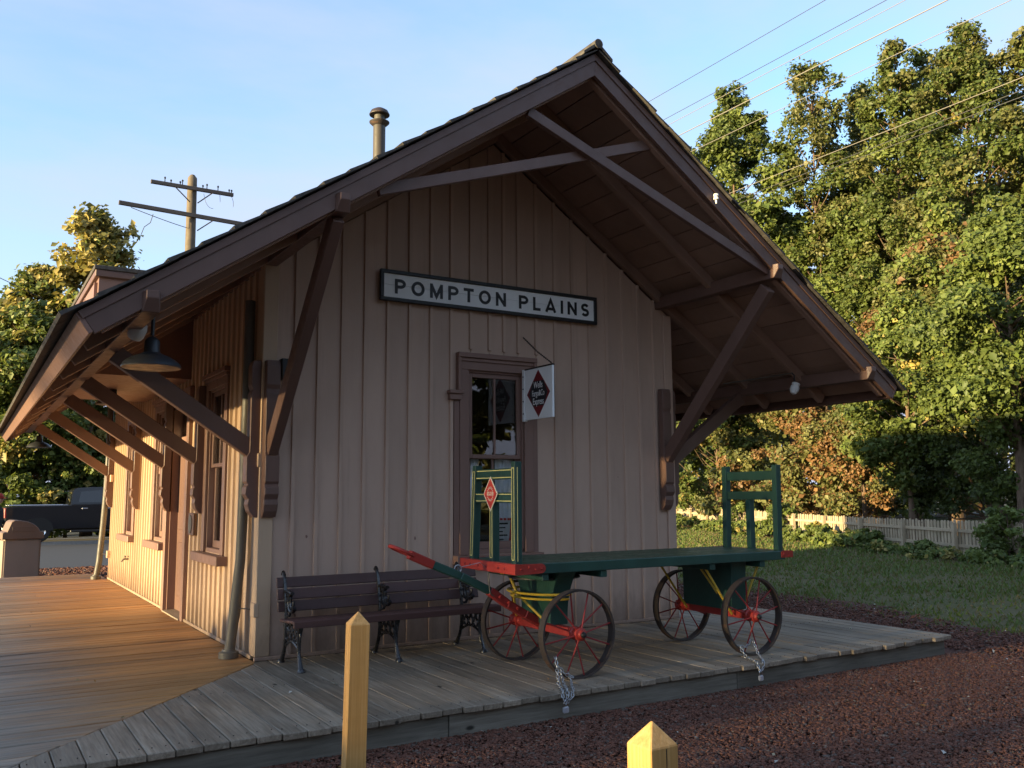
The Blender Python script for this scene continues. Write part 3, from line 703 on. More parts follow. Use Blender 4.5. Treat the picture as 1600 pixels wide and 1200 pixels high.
# --- downpipes
def downpipe(pts, r=.048):
    dp = empty('downpipe', pts[0], 0, sd); P0 = Vector(pts[0])
    mb = MB(); mb.tube([Vector(q)-P0 for q in pts], [r*rr_.uniform(.9, 1.08) for _ in pts], 14, flat=1.0); mb.build('pipe', 'pipe', dp, smooth=True)
    mb = MB(); mb.lathe([(.085, 0), (.085, .05), (.06, .06), (.056, .075)], (0, 0, 0), 16); mb.build('boot', 'pipe', dp, smooth=True)
    for z_ in (.43, 1.73):
        mb = MB(); mb.box(.12, .165, -.32, -.21, z_-.06, z_+.06); mb.build('standoff_block', 'wallL', dp, bevel=.004)
        mb = MB(); mb.tube([(.13, -.22, z_), (.06, -.06, z_), (0.04, -.02, z_)], .006, 6); mb.build('tie_wire', 'rust', dp)
    return dp
downpipe([(-.165, .29, 0), (-.150, .285, .15), (-.125, .27, .42), (-.118, .25, .62), (-.10, .24, .85), (-.095, .23, 1.2), (-.09, .22, 1.6), (-.09, .21, 2.0), (-.09, .20, 2.5), (-.09, .20, 3.2)])
downpipe([(-.20, 9.22, 0), (-.16, 9.2, .3), (-.13, 9.18, .9), (-.11, 9.16, 1.4), (-.10, 9.15, 2.1), (-.10, 9.15, 2.4), (-.10, 9.15, 3.2)])
# wall plaque + hose bib on the left wall
pq = empty('wall_plaque', (0, 2.58, .98), 0, sd)
mb = MB(); mb.box(-.05, -.0275, -.13, .13, 0, .25); mb.build('frame', 'trim', pq, bevel=.006)
mb = MB(); mb.prism([(-.058, .085*math.cos(t), .125+.10*math.sin(t)) for t in [2*math.pi*i/20 for i in range(20)]], (.0075, 0, 0)); mb.build('medallion', 'pipe', pq)
hb = MB(); hb.tube([(0, 7.05, .46), (-.08, 7.05, .46), (-.11, 7.05, .42)], .014, 8); hb.tube([(-.06, 7.02, .50), (-.06, 7.09, .50)], .012, 6); hb.tube([(-.06, 7.05, .47), (-.06, 7.05, .50)], .006, 6); hb.build('hose_tap', 'pipe', sd, smooth=True)
# --- stove pipe and dormer
sp = empty('stove_pipe', (1.92, 2.0, 5.0), 0, sd)
mb = MB(); mb.lathe([(.076, -.1), (.076, 1.04)], n=20); mb.build('pipe', 'vent', sp, smooth=True)
mb = MB(); mb.lathe([(.077, .99), (.124, 1.035), (.126, 1.045), (.08, 1.05)], n=24); mb.build('collar', 'rust', sp, smooth=True)
mb = MB(); mb.lathe([(.065, 1.05), (.065, 1.14)], n=16); mb.build('throat', 'pipe', sp, smooth=True)
mb = MB(); mb.lathe([(.126, 1.135), (.128, 1.145), (.105, 1.19), (.055, 1.22), (.0001, 1.232)], n=24); mb.build('cowl', 'rust', sp, smooth=True)
dm = empty('dormer', (-1.06, 3.06, 2.9), 0, sd)
mb = MB(); mb.box(0, 1.6, 0, 3.0, -.1, 1.02); mb.build('dormer_wall', 'trim2', dm)
mb = MB(); mb.box(-.06, 1.7, -.06, 3.1, 1.10, 1.15); mb.build('dormer_roof', 'shingle', dm, bevel=.006)
mb = MB(); mb.box(-.045, 1.7, -.045, 3.08, 1.0205, 1.099); mb.build('dormer_fascia', 'trim', dm, bevel=.006)
for a in (-.03, .9): 
    mb = MB(); mb.box(-.035, -.001, .12+.95*(a > 0)*1.0, .17+.95*(a > 0)*1.0, .02, .98); mb.build('dormer_stile', 'trim2', dm)
mb = MB(); mb.box(-.03, -.002, .2, 2.8, .82, .98); mb.build('dormer_rail', 'trim2', dm, bevel=.004)

# ------------------------------------------------------------------ lamps and fittings
def barn_lamp(loc, label, top):
    t = empty('barn_lamp', loc); tag(t, label, 'lamp', 'dark dish lamps under the left eave')
    mb = MB(); mb.lathe([(.198, 0), (.200, .008), (.190, .030), (.165, .054), (.125, .078), (.080, .096), (.058, .108), (.052, .13), (.050, .19), (.036, .21), (.0001, .232)], n=28); mb.build('shade', 'lampshade', t, smooth=True)
    mb = MB(); mb.lathe([(.197, .0005), (.187, .026), (.162, .050), (.122, .073), (.078, .090), (.0001, .10)], n=28); mb.build('reflector', 'cream', t, smooth=True)
    mb = MB(); mb.lathe([(.0001, .03), (.022, .036), (.03, .058), (.022, .085), (.014, .115)], n=14); mb.build('bulb', 'plastic', t, smooth=True)
    mb = MB(); mb.tube([(0, 0, .23), (0, 0, top-loc[2])], .013, 8); mb.build('stem', 'lampshade', t)
    return t
barn_lamp((-1.17, -1.30, 2.315), 'dark dish lamp with cream inside, nearest under the left eave', rz(-1.17)-.19)
barn_lamp((-.66, 4.6, 2.60), 'dark dish lamp half hidden behind the middle bracket braces', rz(-.66)-.19)
barn_lamp((-1.14, 10.0, 2.29), 'dark dish lamp hanging at the far end of the left eave', rz(-1.14)-.19)
fl = empty('floodlight', (-1.24, -1.06, 2.60)); tag(fl, 'small white floodlight tucked under the eave above the nearest lamp', 'floodlight')
mb = MB(); mb.lathe([(.0001, .05), (.05, .045), (.06, .02), (.062, -.04), (.05, -.075), (.0001, -.082)], (0, 0, 0), 18, 'y'); o = mb.build('head', 'plastic', fl, smooth=True); o.rotation_euler = (R(-50), 0, R(20))
mb = MB(); mb.tube([(0, .02, .02), (.0, .04, .12), (.03, .05, .16)], .012, 8); mb.build('swivel_arm', 'plastic', fl)
wl = empty('porch_bulb', (5.80, -1.0, 2.60)); tag(wl, 'white jar shaped bulb hanging under the right eave', 'light')
mb = MB(); mb.lathe([(.0001, -.075), (.035, -.06), (.052, -.02), (.05, .02), (.042, .03), (.046, .04), (.046, .06), (.03, .07)], (0, 0, 0), 18); o = mb.build('globe', 'plastic', wl, smooth=True); o.rotation_euler = (R(12), R(14), 0)
mb = MB(); mb.tube([(0, 0, .07), (.0, .0, .15), (.0, .03, .18)], .009, 6); mb.build('stalk', 'black', wl)
mb = MB(); mb.tube([(0, .03, .18), (-.02, .55, .17), (-.02, 1.1, .17)], .008, 6); mb.build('conduit', 'pipe', wl)
sb = empty('wall_speaker', (.115, -.03, 2.45)); 
tag(sb, 'small black box fixed high beside the left front bracket', 'speaker')
mb = MB(); mb.prism([(.01, 0, 0), (.085, 0, 0), (.10, 0, .19), (.0, 0, .19)], (0, -.10, 0)); mb.build('housing', 'black', sb, bevel=.008)

# ------------------------------------------------------------------ station name sign
def ribbon(mb, pts, t, y, dy, closed=False):
    pts = [Vector((a, 0, b)) for a, b in pts]; n = len(pts); Lf = []; Rt = []
    for i, p in enumerate(pts):
        if closed: d0, d1 = (p-pts[i-1]).normalized(), (pts[(i+1) % n]-p).normalized()
        else:
            d0 = (p-pts[i-1]).normalized() if i else (pts[1]-p).normalized()
            d1 = (pts[i+1]-p).normalized() if i < n-1 else d0
        n0, n1 = Vector((-d0.z, 0, d0.x)), Vector((-d1.z, 0, d1.x)); m_ = (n0+n1).normalized(); k_ = 1/max(.45, m_.dot(n0))
        Lf.append(p+m_*t/2*k_); Rt.append(p-m_*t/2*k_)
    v = [(q.x, y, q.z) for q in Lf]+[(q.x, y, q.z) for q in Rt]+[(q.x, y+dy, q.z) for q in Lf]+[(q.x, y+dy, q.z) for q in Rt]
    f = []
    for i in range(n if closed else n-1):
        j = (i+1) % n
        f += [(i, j, n+j, n+i), (2*n+i, 3*n+i, 3*n+j, 2*n+j), (i, 2*n+i, 2*n+j, j), (n+i, n+j, 3*n+j, 3*n+i)]
    if not closed: f += [(0, n, 3*n, 2*n), (n-1, 3*n-1, 4*n-1, 2*n-1)]
    mb.add(v, f)
def ell(cx, cz, rx, rz_, a0, a1, n): return [(cx+rx*math.cos(R(a0+(a1-a0)*i/n)), cz+rz_*math.sin(R(a0+(a1-a0)*i/n))) for i in range(n+1)]
def letter(ch, h, t):
    # strokes in a box of height h, lower left at 0,0; returns (strokes, advance width)
    k = t/2; top = h-k
    if ch == 'P': w = .80*h; b = .39*h; return ([([(k, 0), (k, h)], 0), ([(k*1.2, top)]+ell(w-b*.8-k, top-(.27*h-k*.5), b*.8, .27*h-k*.5, 90, -90, 12)+[(k*1.2, top-2*(.27*h-k*.5))], 0)], w)
    if ch == 'O': w = .97*h; return ([(ell(w/2, h/2, w/2-k, h/2-k, 0, 360, 30)[:-1], 1)], w)
    if ch == 'M': w = .98*h; return ([([(k, 0), (k, h)], 0), ([(w-k, 0), (w-k, h)], 0), ([(k*1.0, h-k*.8), (w/2, k*1.2), (w-k*1.0, h-k*.8)], 0)], w)
    if ch == 'T': w = .79*h; return ([([(0, top), (w, top)], 0), ([(w/2, 0), (w/2, top)], 0)], w)
    if ch == 'N': w = .84*h; return ([([(k, 0), (k, h)], 0), ([(w-k, 0), (w-k, h)], 0), ([(k, h-k*.9), (w-k, k*.9)], 0)], w)
    if ch == 'L': w = .65*h; return ([([(k, h), (k, k), (w, k)], 0)], w)
    if ch == 'A': w = .97*h; return ([([(k*.9, 0), (w/2, top+k*.3), (w-k*.9, 0)], 0), ([(w*.2, h*.25), (w*.8, h*.25)], 0)], w)
    if ch == 'I': return ([([(k, 0), (k, h)], 0)], t)
    if ch == 'S':
        w = .72*h; rx, rr1 = w/2-k, (h/2-k)/2
        return ([(ell(w/2, h-k-rr1, rx, rr1, 25, 270, 16)+ell(w/2, k+rr1, rx, rr1, 90, -155, 16)[1:], 0)], w)
    return ([], .26*h)
SX0, SX1, SZ0, SZ1 = 1.085, 3.70, 3.295, 3.605
sg = empty('station_name_sign', (SX0, -.03, SZ0)); tag(sg, 'white board sign reading POMPTON PLAINS in black with black frame', 'sign')
sw, sh = SX1-SX0, SZ1-SZ0; fr = .036
mb = MB(); mb.box(0, sw, -.04, 0, 0, fr); mb.box(0, sw, -.04, 0, sh-fr, sh); mb.box(0, fr, -.04, 0, fr, sh-fr); mb.box(sw-fr, sw, -.04, 0, fr, sh-fr); mb.build('frame', 'black', sg, bevel=.004)
zs = fr+(sh-2*fr)*.53
for a, b in ((fr, zs-.001), (zs+.001, sh-fr)):
    mb = MB(); mb.box(fr, sw-fr, -.022, -.002, a, b); mb.build('sign_board', 'white', sg, bevel=.0015)
cap = .146; tk = .030; glyphs = [(ch, *letter(ch, cap, tk)) for ch in 'POMPTON PLAINS']
x0, x1 = .155, sw-.105; gap = (x1-x0-sum(w for _, _, w in glyphs))/(len(glyphs)-1); zb = (sh-cap)/2-.002
for ch, st, w in glyphs:
    if st:
        mb = MB()
        for i, (pts, cl) in enumerate(st): ribbon(mb, pts, tk, -.0262-.0006*i, .0036, bool(cl))
        o = mb.build('letter', 'black', sg); o.location = (x0, 0, zb)
    x0 += w+gap

def text_mesh(name, body, size, mat, sx=1.0, bold=0.0, extr=.0006):
    cu_ = bpy.data.curves.new(name, 'FONT'); cu_.body = body; cu_.size = size; cu_.align_x = 'CENTER'; cu_.align_y = 'CENTER'; cu_.extrude = extr; cu_.offset = bold
    ob = bpy.data.objects.new(name, cu_); COL.objects.link(ob); dg = bpy.context.evaluated_depsgraph_get()
    me = bpy.data.meshes.new_from_object(ob.evaluated_get(dg)); bpy.data.objects.remove(ob); bpy.data.curves.remove(cu_)
    for v in me.vertices: v.co.x *= sx
    me.materials.clear(); me.materials.append(M[mat]); me.name = name; return me
# hanging express sign: plate square to the wall, faces look along X
hs = empty('hanging_express_sign', (2.73, -.055, 2.18)); tag(hs, 'white projecting sign with dark red diamond reading Wells Fargo & Co Express', 'sign')
mb = MB(); mb.box(-.012, .012, -.545, -.03, 0, .525); mb.build('plate', 'white', hs, bevel=.003)
mb = MB(); mb.box(-.02, .02, -.03, .012, -.01, .535); mb.build('wall_flange', 'white', hs, bevel=.003)
mb = MB(); mb.box(-.016, .016, -.55, -.03, .5255, .54); mb.build('top_rail', 'rust', hs, bevel=.002)
mb = MB()
for z_ in (.07, .20, .33, .46): mb.lathe([(.0001, -.026), (.007, -.025), (.009, -.0205)], (0, -.012, z_), 8, 'x')
mb.build('bolt', 'black', hs)
cy, cz_, hw_, hh_ = -.29, .262, .215, .245
for s_, nm in ((-1, 'x'), (1, 'x')):
    mb = MB(); mb.prism([(s_*.0125, cy-hw_, cz_), (s_*.0125, cy, cz_-hh_), (s_*.0125, cy+hw_, cz_), (s_*.0125, cy, cz_+hh_)], (s_*.0012, 0, 0)); mb.build('diamond', 'signred', hs)
    k_ = .60
    mb = MB(); mb.prism([(s_*.0139, cy-hw_*.80, cz_), (s_*.0139, cy-hw_*.44, cz_-hh_*.53), (s_*.0139, cy+hw_*.44, cz_-hh_*.53), (s_*.0139, cy+hw_*.80, cz_), (s_*.0139, cy+hw_*.44, cz_+hh_*.53), (s_*.0139, cy-hw_*.44, cz_+hh_*.53)], (s_*.0008, 0, 0)); mb.build('dark_panel', 'black', hs)
    for i, tx in enumerate(('Wells', 'Fargo&Co', 'Express')):
        me = text_mesh('lettering', tx, (.098, .090, .098)[i], 'white', (.72, .62, .66)[i], .0)
        o = link('lettering', me, hs, (s_*.0155, cy, cz_+.085-.085*i), (R(90), 0, R(-90) if s_ < 0 else R(90)))
def chain_mesh(pts, pitch, r, wire):
    # oval links set alternately at right angles along a path
    P = [Vector(q) for q in pts]; seg = [(P[i+1]-P[i]).length for i in range(len(P)-1)]; tot = sum(seg); mb = MB(); n = max(2, int(tot/pitch))
    def at(s):
        for i, l_ in enumerate(seg):
            if s <= l_ or i == len(seg)-1: return P[i].lerp(P[i+1], min(1, s/l_)), (P[i+1]-P[i]).normalized()
            s -= l_
    for k_ in range(n):
        c, d = at((k_+.5)*tot/n); a = d.cross(Vector((.31, .77, .2))).normalized(); b = d.cross(a)
        u = a if k_ % 2 else b; u = (u+d.cross(u)*random.uniform(-.4, .4)).normalized()
        ring = [c+d*(pitch*.66)*math.cos(t)+u*r*math.sin(t) for t in [2*math.pi*i/10 for i in range(10)]]
        mb.tube(ring, wire, 5, closed=True, up=d.cross(u))
    return mb
o = chain_mesh([(2.75, -.012, 3.075), (2.74, -.30, 2.88), (2.73, -.58, 2.725)], .018, .008, .003).build('sign_chain', 'rust'); tag(o, 'thin rusty chain slanting from the wall to the projecting sign', 'chain')

# ------------------------------------------------------------------ bench
bn = empty('park_bench', (1.02, -.42, 0)); tag(bn, 'long dark brown slatted bench with three ornate cast iron frames', 'bench')
BL, BR = -.93, 1.02
for z0, y0 in ((.435, .135), (.533, .160), (.631, .186)):
    mb = MB(); mb.box(BL, BR, -.011, .011, 0, .088); o = mb.build('back_slat', 'benchwood', bn, bevel=.004); o.location = (0, y0, z0); o.rotation_euler = (R(-14), 0, 0)
for i in range(4):
    mb = MB(); mb.box(BL, BR, -.041, .041, -.024, 0); o = mb.build('seat_slat', 'benchwood', bn, bevel=.004); o.location = (0, -.235+.092*i, .405-.006*i)
mb = MB(); mb.box(BL, BR, -.012, .012, -.055, -.002); o = mb.build('seat_front_slat', 'benchwood', bn, bevel=.004); o.location = (0, -.29, .403)
fm = MB()
def yz(pts): return [(0, a, b) for a, b in pts]
fm.tube(bez((0, -.30, .0), (0, -.17, .20), (0, -.265, .355), 10), [.024, .019, .016, .015, .015, .016, .017, .018, .02, .021, .022], 8, flat=1.1)
fm.tube(bez((0, .24, .0), (0, .08, .18), (0, .13, .37), 10), [.024, .019, .016, .015, .015, .016, .017, .018, .02, .021, .022], 8, flat=1.1)
fm.tube(bez((0, .13, .37), (0, .135, .55), (0, .215, .74), 8)+[Vector((0, .235, .755)), Vector((0, .25, .74))], .0165, 8, flat=1.2)
for c in ((-.30, 0), (.24, 0)): fm.lathe([(.034, 0), (.034, .012), (.02, .03)], (0, c[0], 0), 10)
fm.tube([(0, -.28, .365), (0, .13, .365)], .014, 6)
fm.tube(bez((0, -.235, .16), (0, -.05, .26), (0, .11, .16), 8), .011, 6)
for cy_, cz2, r_ in ((-.19, .31, .040), (-.10, .315, .036), (-.01, .31, .036), (.07, .305, .036), (-.145, .245, .036), (-.055, .25, .036), (.035, .24, .034), (-.06, .30, .015), (-.15, .30, .015), (.03, .29, .014)):
    fm.tube(arc((0, cy_, cz2), r_, 0, 345, 12, 'yz'), .008, 6)
fm.tube(arc((0, -.20, .275), .06, 30, 300, 12, 'yz'), .009, 6); fm.tube(arc((0, .08, .26), .05, -120, 150, 12, 'yz'), .009, 6)
# arm scroll
fm.tube([Vector((0, .145, .60)), Vector((0, .08, .61)), Vector((0, -.03, .60))]+arc((0, -.03, .525), .075, 90, -150, 14, 'yz'), .015, 8, flat=1.3)
fm.tube(arc((0, -.03, .525), .04, 60, -200, 10, 'yz'), .011, 6)
for cy_, cz2, r_ in ((.06, .55, .038), (.105, .49, .034), (.035, .475, .036), (.10, .57, .02)): fm.tube(arc((0, cy_, cz2), r_, 0, 340, 10, 'yz'), .010, 6)
fm.tube([(0, .0, .46), (0, .04, .41), (0, .1, .40)], .013, 6)
fmm = fm.mesh('iron_frame', M['iron'], smooth=True)
for xx in (-.86, .0, .835): link('iron_frame', fmm, bn, (xx, 0, 0))

# ------------------------------------------------------------------ baggage wagon
wg = empty('baggage_wagon', (2.835, -1.665, .0), R(-1.2)); tag(wg, 'green and red iron wheeled railway baggage wagon with end racks', 'wagon')
DX, DY, DZ = 1.465, .435, .885
for i in range(6):
    a = -DY+.03+i*(2*DY-.06)/6; mb = MB(); mb.box(-DX+.03, DX-.03, a+.002, a+(2*DY-.06)/6-.002, DZ-.03+random.uniform(-.002, .002), DZ+random.uniform(-.002, .002)); mb.build('deck_plank', 'deckgreen', wg, bevel=.003)
for s_ in (-1, 1):
    mb = MB(); ya, yb = sorted((s_*(DY-.029), s_*(DY+.018))); mb.box(-DX+.031, DX-.06, ya, yb, DZ-.078, DZ-.001); mb.build('side_rail', 'green', wg, bevel=.004)
    # red corner straps (front long with round end, rear short)
    mb = MB(); y1_ = s_*(DY+.0185)
    pr = [(-DX-.018, y1_, DZ-.079), (-DX+.22, y1_, DZ-.072)]+[(-DX+.22+.036*math.cos(t), y1_, DZ-.036+.036*math.sin(t)) for t in [R(-80+160*i/8) for i in range(9)]]+[(-DX+.22, y1_, DZ+.001), (-DX-.018, y1_, DZ+.003)]
    mb.prism(pr, (0, s_*.006, 0)); mb.build('corner_strap', 'red', wg)
    mb = MB(); ya, yb = sorted((y1_, y1_+s_*.006)); mb.box(DX-.11, DX+.035, ya, yb, DZ-.06, DZ); mb.build('corner_strap', 'red', wg)
mb = MB(); mb.box(-DX-.018, -DX+.029, -DY-.018, DY+.018, DZ-.078, DZ+.002); fe = mb.build('front_end_beam', 'red', wg, bevel=.004)
mb = MB(); mb.box(DX-.029, DX+.03, -DY-.018, DY+.018, DZ-.062, DZ-.002); mb.build('rear_end_beam', 'red', wg, bevel=.004)
mb = MB()
for yy in (-.30, -.20, .0, .13, .27, .36): mb.lathe([(.0001, -DX-.028), (.008, -DX-.027), (.012, -DX-.0185)], (0, yy, DZ-.038), 8, 'x')
for xx in (-1.43, -1.36, -1.30, -1.245, 1.38, 1.45): mb.lathe([(.0001, -DY-.034), (.007, -DY-.033), (.010, -DY-.0245)], (xx, 0, DZ-.033+.012*random.uniform(-1, 1)), 8, 'y')
o = mb.build('bolt_head', 'darkred', wg); o['kind'] = 'stuff'
# end racks
def rack(x0, side):
    rk = empty('end_rack', (x0, 0, DZ), 0, wg); hx = .032
    st = ((-.37, -.37, .785), (.325, .27, .77)) if side < 0 else ((-.385, -.40, .79), (.275, .255, .79))
    for i, (y0, y1, h) in enumerate(st):
        mb = MB(); hy = .030; v = []
        for yy, zz in ((y0, -.002), (y1, h)): v += [(-hx, yy-hy, zz), (hx, yy-hy, zz), (hx, yy+hy, zz), (-hx, yy+hy, zz)]
        mb.add(v, [(3, 2, 1, 0), (4, 5, 6, 7), (0, 1, 5, 4), (1, 2, 6, 5), (2, 3, 7, 6), (3, 0, 4, 7)]); mb.build('stake', 'green', rk, bevel=.004)
    lo, hi = st[0], st[1]
    def yat(e, z): return e[0]+(e[1]-e[0])*z/e[2]
    for za, zb_ in ((.650, .735), (.465, .545)):
        mb = MB(); mb.box(-hx+.012, hx-.012, yat(lo, za)+.0305, yat(hi, za)-.0305, za, zb_); mb.build('rack_rail', 'green', rk, bevel=.003)
    yc = -.02 if side < 0 else -.05
    mb = MB(); mb.box(-hx, hx, yc-.028, yc+.028, -.002, .464); mb.build('middle_stake', 'green', rk, bevel=.004)
    xs = -hx-.0006 if side < 0 else hx+.0006; dd = -.0012 if side < 0 else .0012
    def strip(mb, p, q, t=.0065):
        p, q = Vector((0, *p)), Vector((0, *q)); d = (q-p).normalized(); n_ = Vector((0, -d.z, d.y))*t/2
        mb.prism([(xs, (p+n_).y, (p+n_).z), (xs, (q+n_).y, (q+n_).z), (xs, (q-n_).y, (q-n_).z), (xs, (p-n_).y, (p-n_).z)], (dd, 0, 0))
    mb = MB(); g = .017
    for e in st:
        for sgn in (-1, 1): strip(mb, (yat(e, .03)+sgn*g, .03), (yat(e, e[2]-.05)+sgn*g, e[2]-.05))
        strip(mb, (yat(e, .03)-g, .03), (yat(e, .03)+g, .03)); strip(mb, (yat(e, e[2]-.05)-g, e[2]-.05), (yat(e, e[2]-.05)+g, e[2]-.05))
    for sgn in (-1, 1): strip(mb, (yc+sgn*g, .03), (yc+sgn*g, .43))
    strip(mb, (yc-g, .03), (yc+g, .03))
    xs0 = xs; xs = (-hx+.0114) if side < 0 else hx-.0114
    for z_ in (.664, .722, .479, .532): strip(mb, (yat(lo, z_)+.032, z_), (yat(hi, z_)-.032, z_))
    mb.build('pinstripe', 'pin', rk); xs = xs0
    mb = MB(); strip(mb, (0, 0), (0, .01)); 
    if side < 0:
        mb = MB(); mb.box(-.012, -.006, lo[0]-.0315, lo[0]-.0303, .02, .74); mb.build('edge_stripe', 'pin', rk)
        dg_ = empty('express_diamond', (-hx-.004, yc, .535), 0, rk)
    return rk, yc, hx
rk1, yc1, hx = rack(-DX+.05, -1)
for c in list(rk1.children):
    if c.name.startswith('express_diamond'): bpy.data.objects.remove(c)
rack(DX-.075, 1)
o_ = Vector((-DX+.05-hx, yc1, DZ+.535))
def dia(mb, a, b, x0, x1): mb.prism([(x0, o_.y-a, o_.z), (x0, o_.y, o_.z-b), (x0, o_.y+a, o_.z), (x0, o_.y, o_.z+b)], (x1-x0, 0, 0))
mb = MB(); dia(mb, .118, .140, o_.x-.005, o_.x-.002); dd_ = mb.build('diamond_border', 'cream', wg)
mb = MB(); dia(mb, .104, .124, o_.x-.0066, o_.x-.0052); mb.build('diamond_badge', 'signbright', wg)
mb = MB(); mb.box(o_.x-.008, o_.x-.0068, o_.y-.052, o_.y+.052, o_.z-.012, o_.z+.016); mb.build('badge_band', 'cream', wg)
link('badge_lettering', text_mesh('badge_lettering', 'EXPRESS', .027, 'signbright', .86, .0004, .0004), wg, (o_.x-.0087, o_.y, o_.z+.002), (R(90), 0, R(-90)))
mb = MB()
for a0, a1 in ((20, 160), (200, 340)):
    for k_ in range(7):
        t = R(a0+(a1-a0)*(k_+.5)/7); c, s2 = math.cos(t), math.sin(t)
        mb.beam((o_.x-.0075, o_.y+.036*c*1.1, o_.z+.036*s2*1.15), (o_.x-.0075, o_.y+.055*c, o_.z+.060*s2), .0055, .0012, (1, 0, 0))
mb.build('badge_ring_marks', 'cream', wg)
# wheels
WR = .338
def wheel(x, y, name_label):
    t = empty('wheel', (x, y, WR), 0, wg)
    mb = MB(); mb.lathe([(WR, -.036), (WR, .036), (WR-.016, .034), (WR-.016, -.034)], n=48, ax='y', closed=True); mb.build('tyre', 'rust', t, smooth=True)
    for k_ in range(12):
        a = 2*math.pi*(k_+.35)/12; off = .042*(1 if k_ % 2 else -1)
        mb = MB(); p0 = (.035*math.cos(a), off, .035*math.sin(a)); p1 = ((WR-.012)*math.cos(a), 0, (WR-.012)*math.sin(a)); mb.tube([p0, p1], .0065, 7)
        mb.build('spoke', 'darkred', t, smooth=True)
    mb = MB(); mb.lathe([(.02, -.085), (.030, -.08), (.036, -.06), (.050, -.055), (.052, -.03), (.042, -.02), (.042, .02), (.052, .03), (.050, .055), (.034, .06), (.03, .08)], n=18, ax='y'); mb.build('hub', 'red', t, smooth=True)
    mb = MB(); mb.lathe([(.0001, -.105), (.018, -.10), (.024, -.085), (.024, -.07)], n=14, ax='y'); mb.build('axle_nut', 'black', t, smooth=True)
AXF, AXR, TN, TF = -.935, .935, -.475, .445
for a in (AXF, AXR):
    for b in (TN, TF): wheel(a, b, '')
# axles, pedestals
for a in (AXF, AXR):
    mb = MB(); mb.box(a-.03, a+.03, TN+.09, TF-.09, WR-.035, WR+.035); mb.build('axle', 'darkred', wg, bevel=.006)
def pedestal(a, top, bot, z0, z1, hx_, nm):
    mb = MB(); n = 8; pr = []
    for i in range(n+1):
        t = i/n; w_ = bot+(top-bot)*(t**2.6); pr.append((w_, z0+(z1-z0)*t))
    pts = [(a-hx_, -w_, z_) for w_, z_ in pr]+[(a-hx_, w_, z_) for w_, z_ in reversed(pr)]
    mb.prism(pts, (2*hx_, 0, 0)); mb.build(nm, 'green', wg, bevel=.004)
pedestal(AXF, .36, .22, WR+.036, DZ-.082, .085, 'front_pedestal'); pedestal(AXR, .34, .32, WR+.036, DZ-.082, .09, 'rear_pedestal')
for a in (AXF-.26, AXF+.30, AXR-.40, AXR+.20):
    mb = MB(); mb.box(a-.03, a+.03, -DY+.0, DY-.0, DZ-.135, DZ-.0795); mb.build('cross_bearer', 'green', wg, bevel=.006)
# turntable straps at the front
mb = MB(); hoop = [Vector((AXF-.27*math.cos(t), .36*math.sin(t), .625)) for t in [R(-95+190*i/16) for i in range(17)]]; mb.tube(hoop, .011, 8, flat=1.8, up=(0, 0, 1)); mb.build('turntable_hoop', 'yellow', wg, smooth=True)
mb = MB(); mb.tube([Vector((AXF-.245*math.cos(t), .33*math.sin(t), .585)) for t in [R(-95+190*i/16) for i in range(17)]], .010, 8, flat=1.7, up=(0, 0, 1)); mb.build('turntable_hoop', 'yellow', wg, smooth=True)
mb = MB(); mb.tube([(AXF-.30, .20, DZ-.115), (AXF-.26, .13, DZ-.115), (AXF-.25, .12, DZ-.15), (AXF-.235, .06, .63), (AXF-.22, .04, .59)], .014, 8); mb.build('turntable_strap', 'yellow', wg, smooth=True)
mb = MB(); mb.tube([(AXF-.235, .02, .60), (AXF-.09, -.16, WR+.06)], .011, 8); mb.build('turntable_strap', 'yellow', wg, smooth=True)
mb = MB(); mb.tube([(AXF-.235, .10, .60), (AXF-.09, .30, WR+.06)], .011, 8); mb.build('turntable_strap', 'yellow', wg, smooth=True)
mb = MB(); mb.lathe([(.30, DZ-.15), (.30, DZ-.136)], (AXF, 0, 0), 28); mb.build('turntable_plate', 'black', wg, smooth=True)
for s_ in (-1, 1):
    mb = MB(); mb.tube([(AXR-.40, s_*.31, DZ-.1), (AXR-.07, s_*.30, WR-.0)], .011, 8); mb.build('axle_stay', 'yellow', wg, smooth=True)
    mb = MB(); mb.tube([(AXR+.28, s_*.31, DZ-.1), (AXR+.04, s_*.30, WR+.0)], .011, 8); mb.build('axle_stay', 'yellow', wg, smooth=True)
mb = MB(); mb.tube([(AXR-.20, -.02, DZ-.12), (AXR-.02, -.20, WR+.03)], .010, 8); mb.build('axle_stay', 'yellow', wg, smooth=True)
# tongue
tg = empty('tongue', (AXF, 0, WR), 0, wg)
TP = [Vector(q) for q in ((.0, 0, 0), (-.20, 0, .115), (-.36, 0, .205), (-.52, 0, .315), (-.78, 0, .445), (-1.04, 0, .55), (-1.20, 0, .62))]
mb = MB()
for i in range(3): mb.beam(TP[i], TP[i+1]-(TP[i+1]-TP[i])*.002, .095-.015*i, .062)
mb.build('tongue_jaw', 'darkred', tg, bevel=.006)
mb = MB()
for i in range(3, 6): mb.beam(TP[i], TP[i+1], .058, .062)
mb.build('tongue_bar', 'green', tg, bevel=.008)
mb = MB(); mb.beam(TP[2]+(TP[3]-TP[2])*.001, TP[3], .066, .068); mb.build('tongue_collar', 'darkred', tg, bevel=.006)
hd = TP[6]; d_ = (TP[6]-TP[5]).normalized(); e_ = Vector((0, 1, 0))
ringp = [hd+d_*(.09+.10*math.cos(t))+e_*.062*math.sin(t) for t in [2*math.pi*i/18 for i in range(18)]]
mb = MB(); mb.tube(ringp, .014, 8, closed=True); mb.build('handle_loop', 'red', tg, smooth=True)
mb = MB(); mb.beam(hd-d_*.20, hd+d_*.02, .062, .066); mb.build('handle_socket', 'red', tg, bevel=.006)
mb = MB()
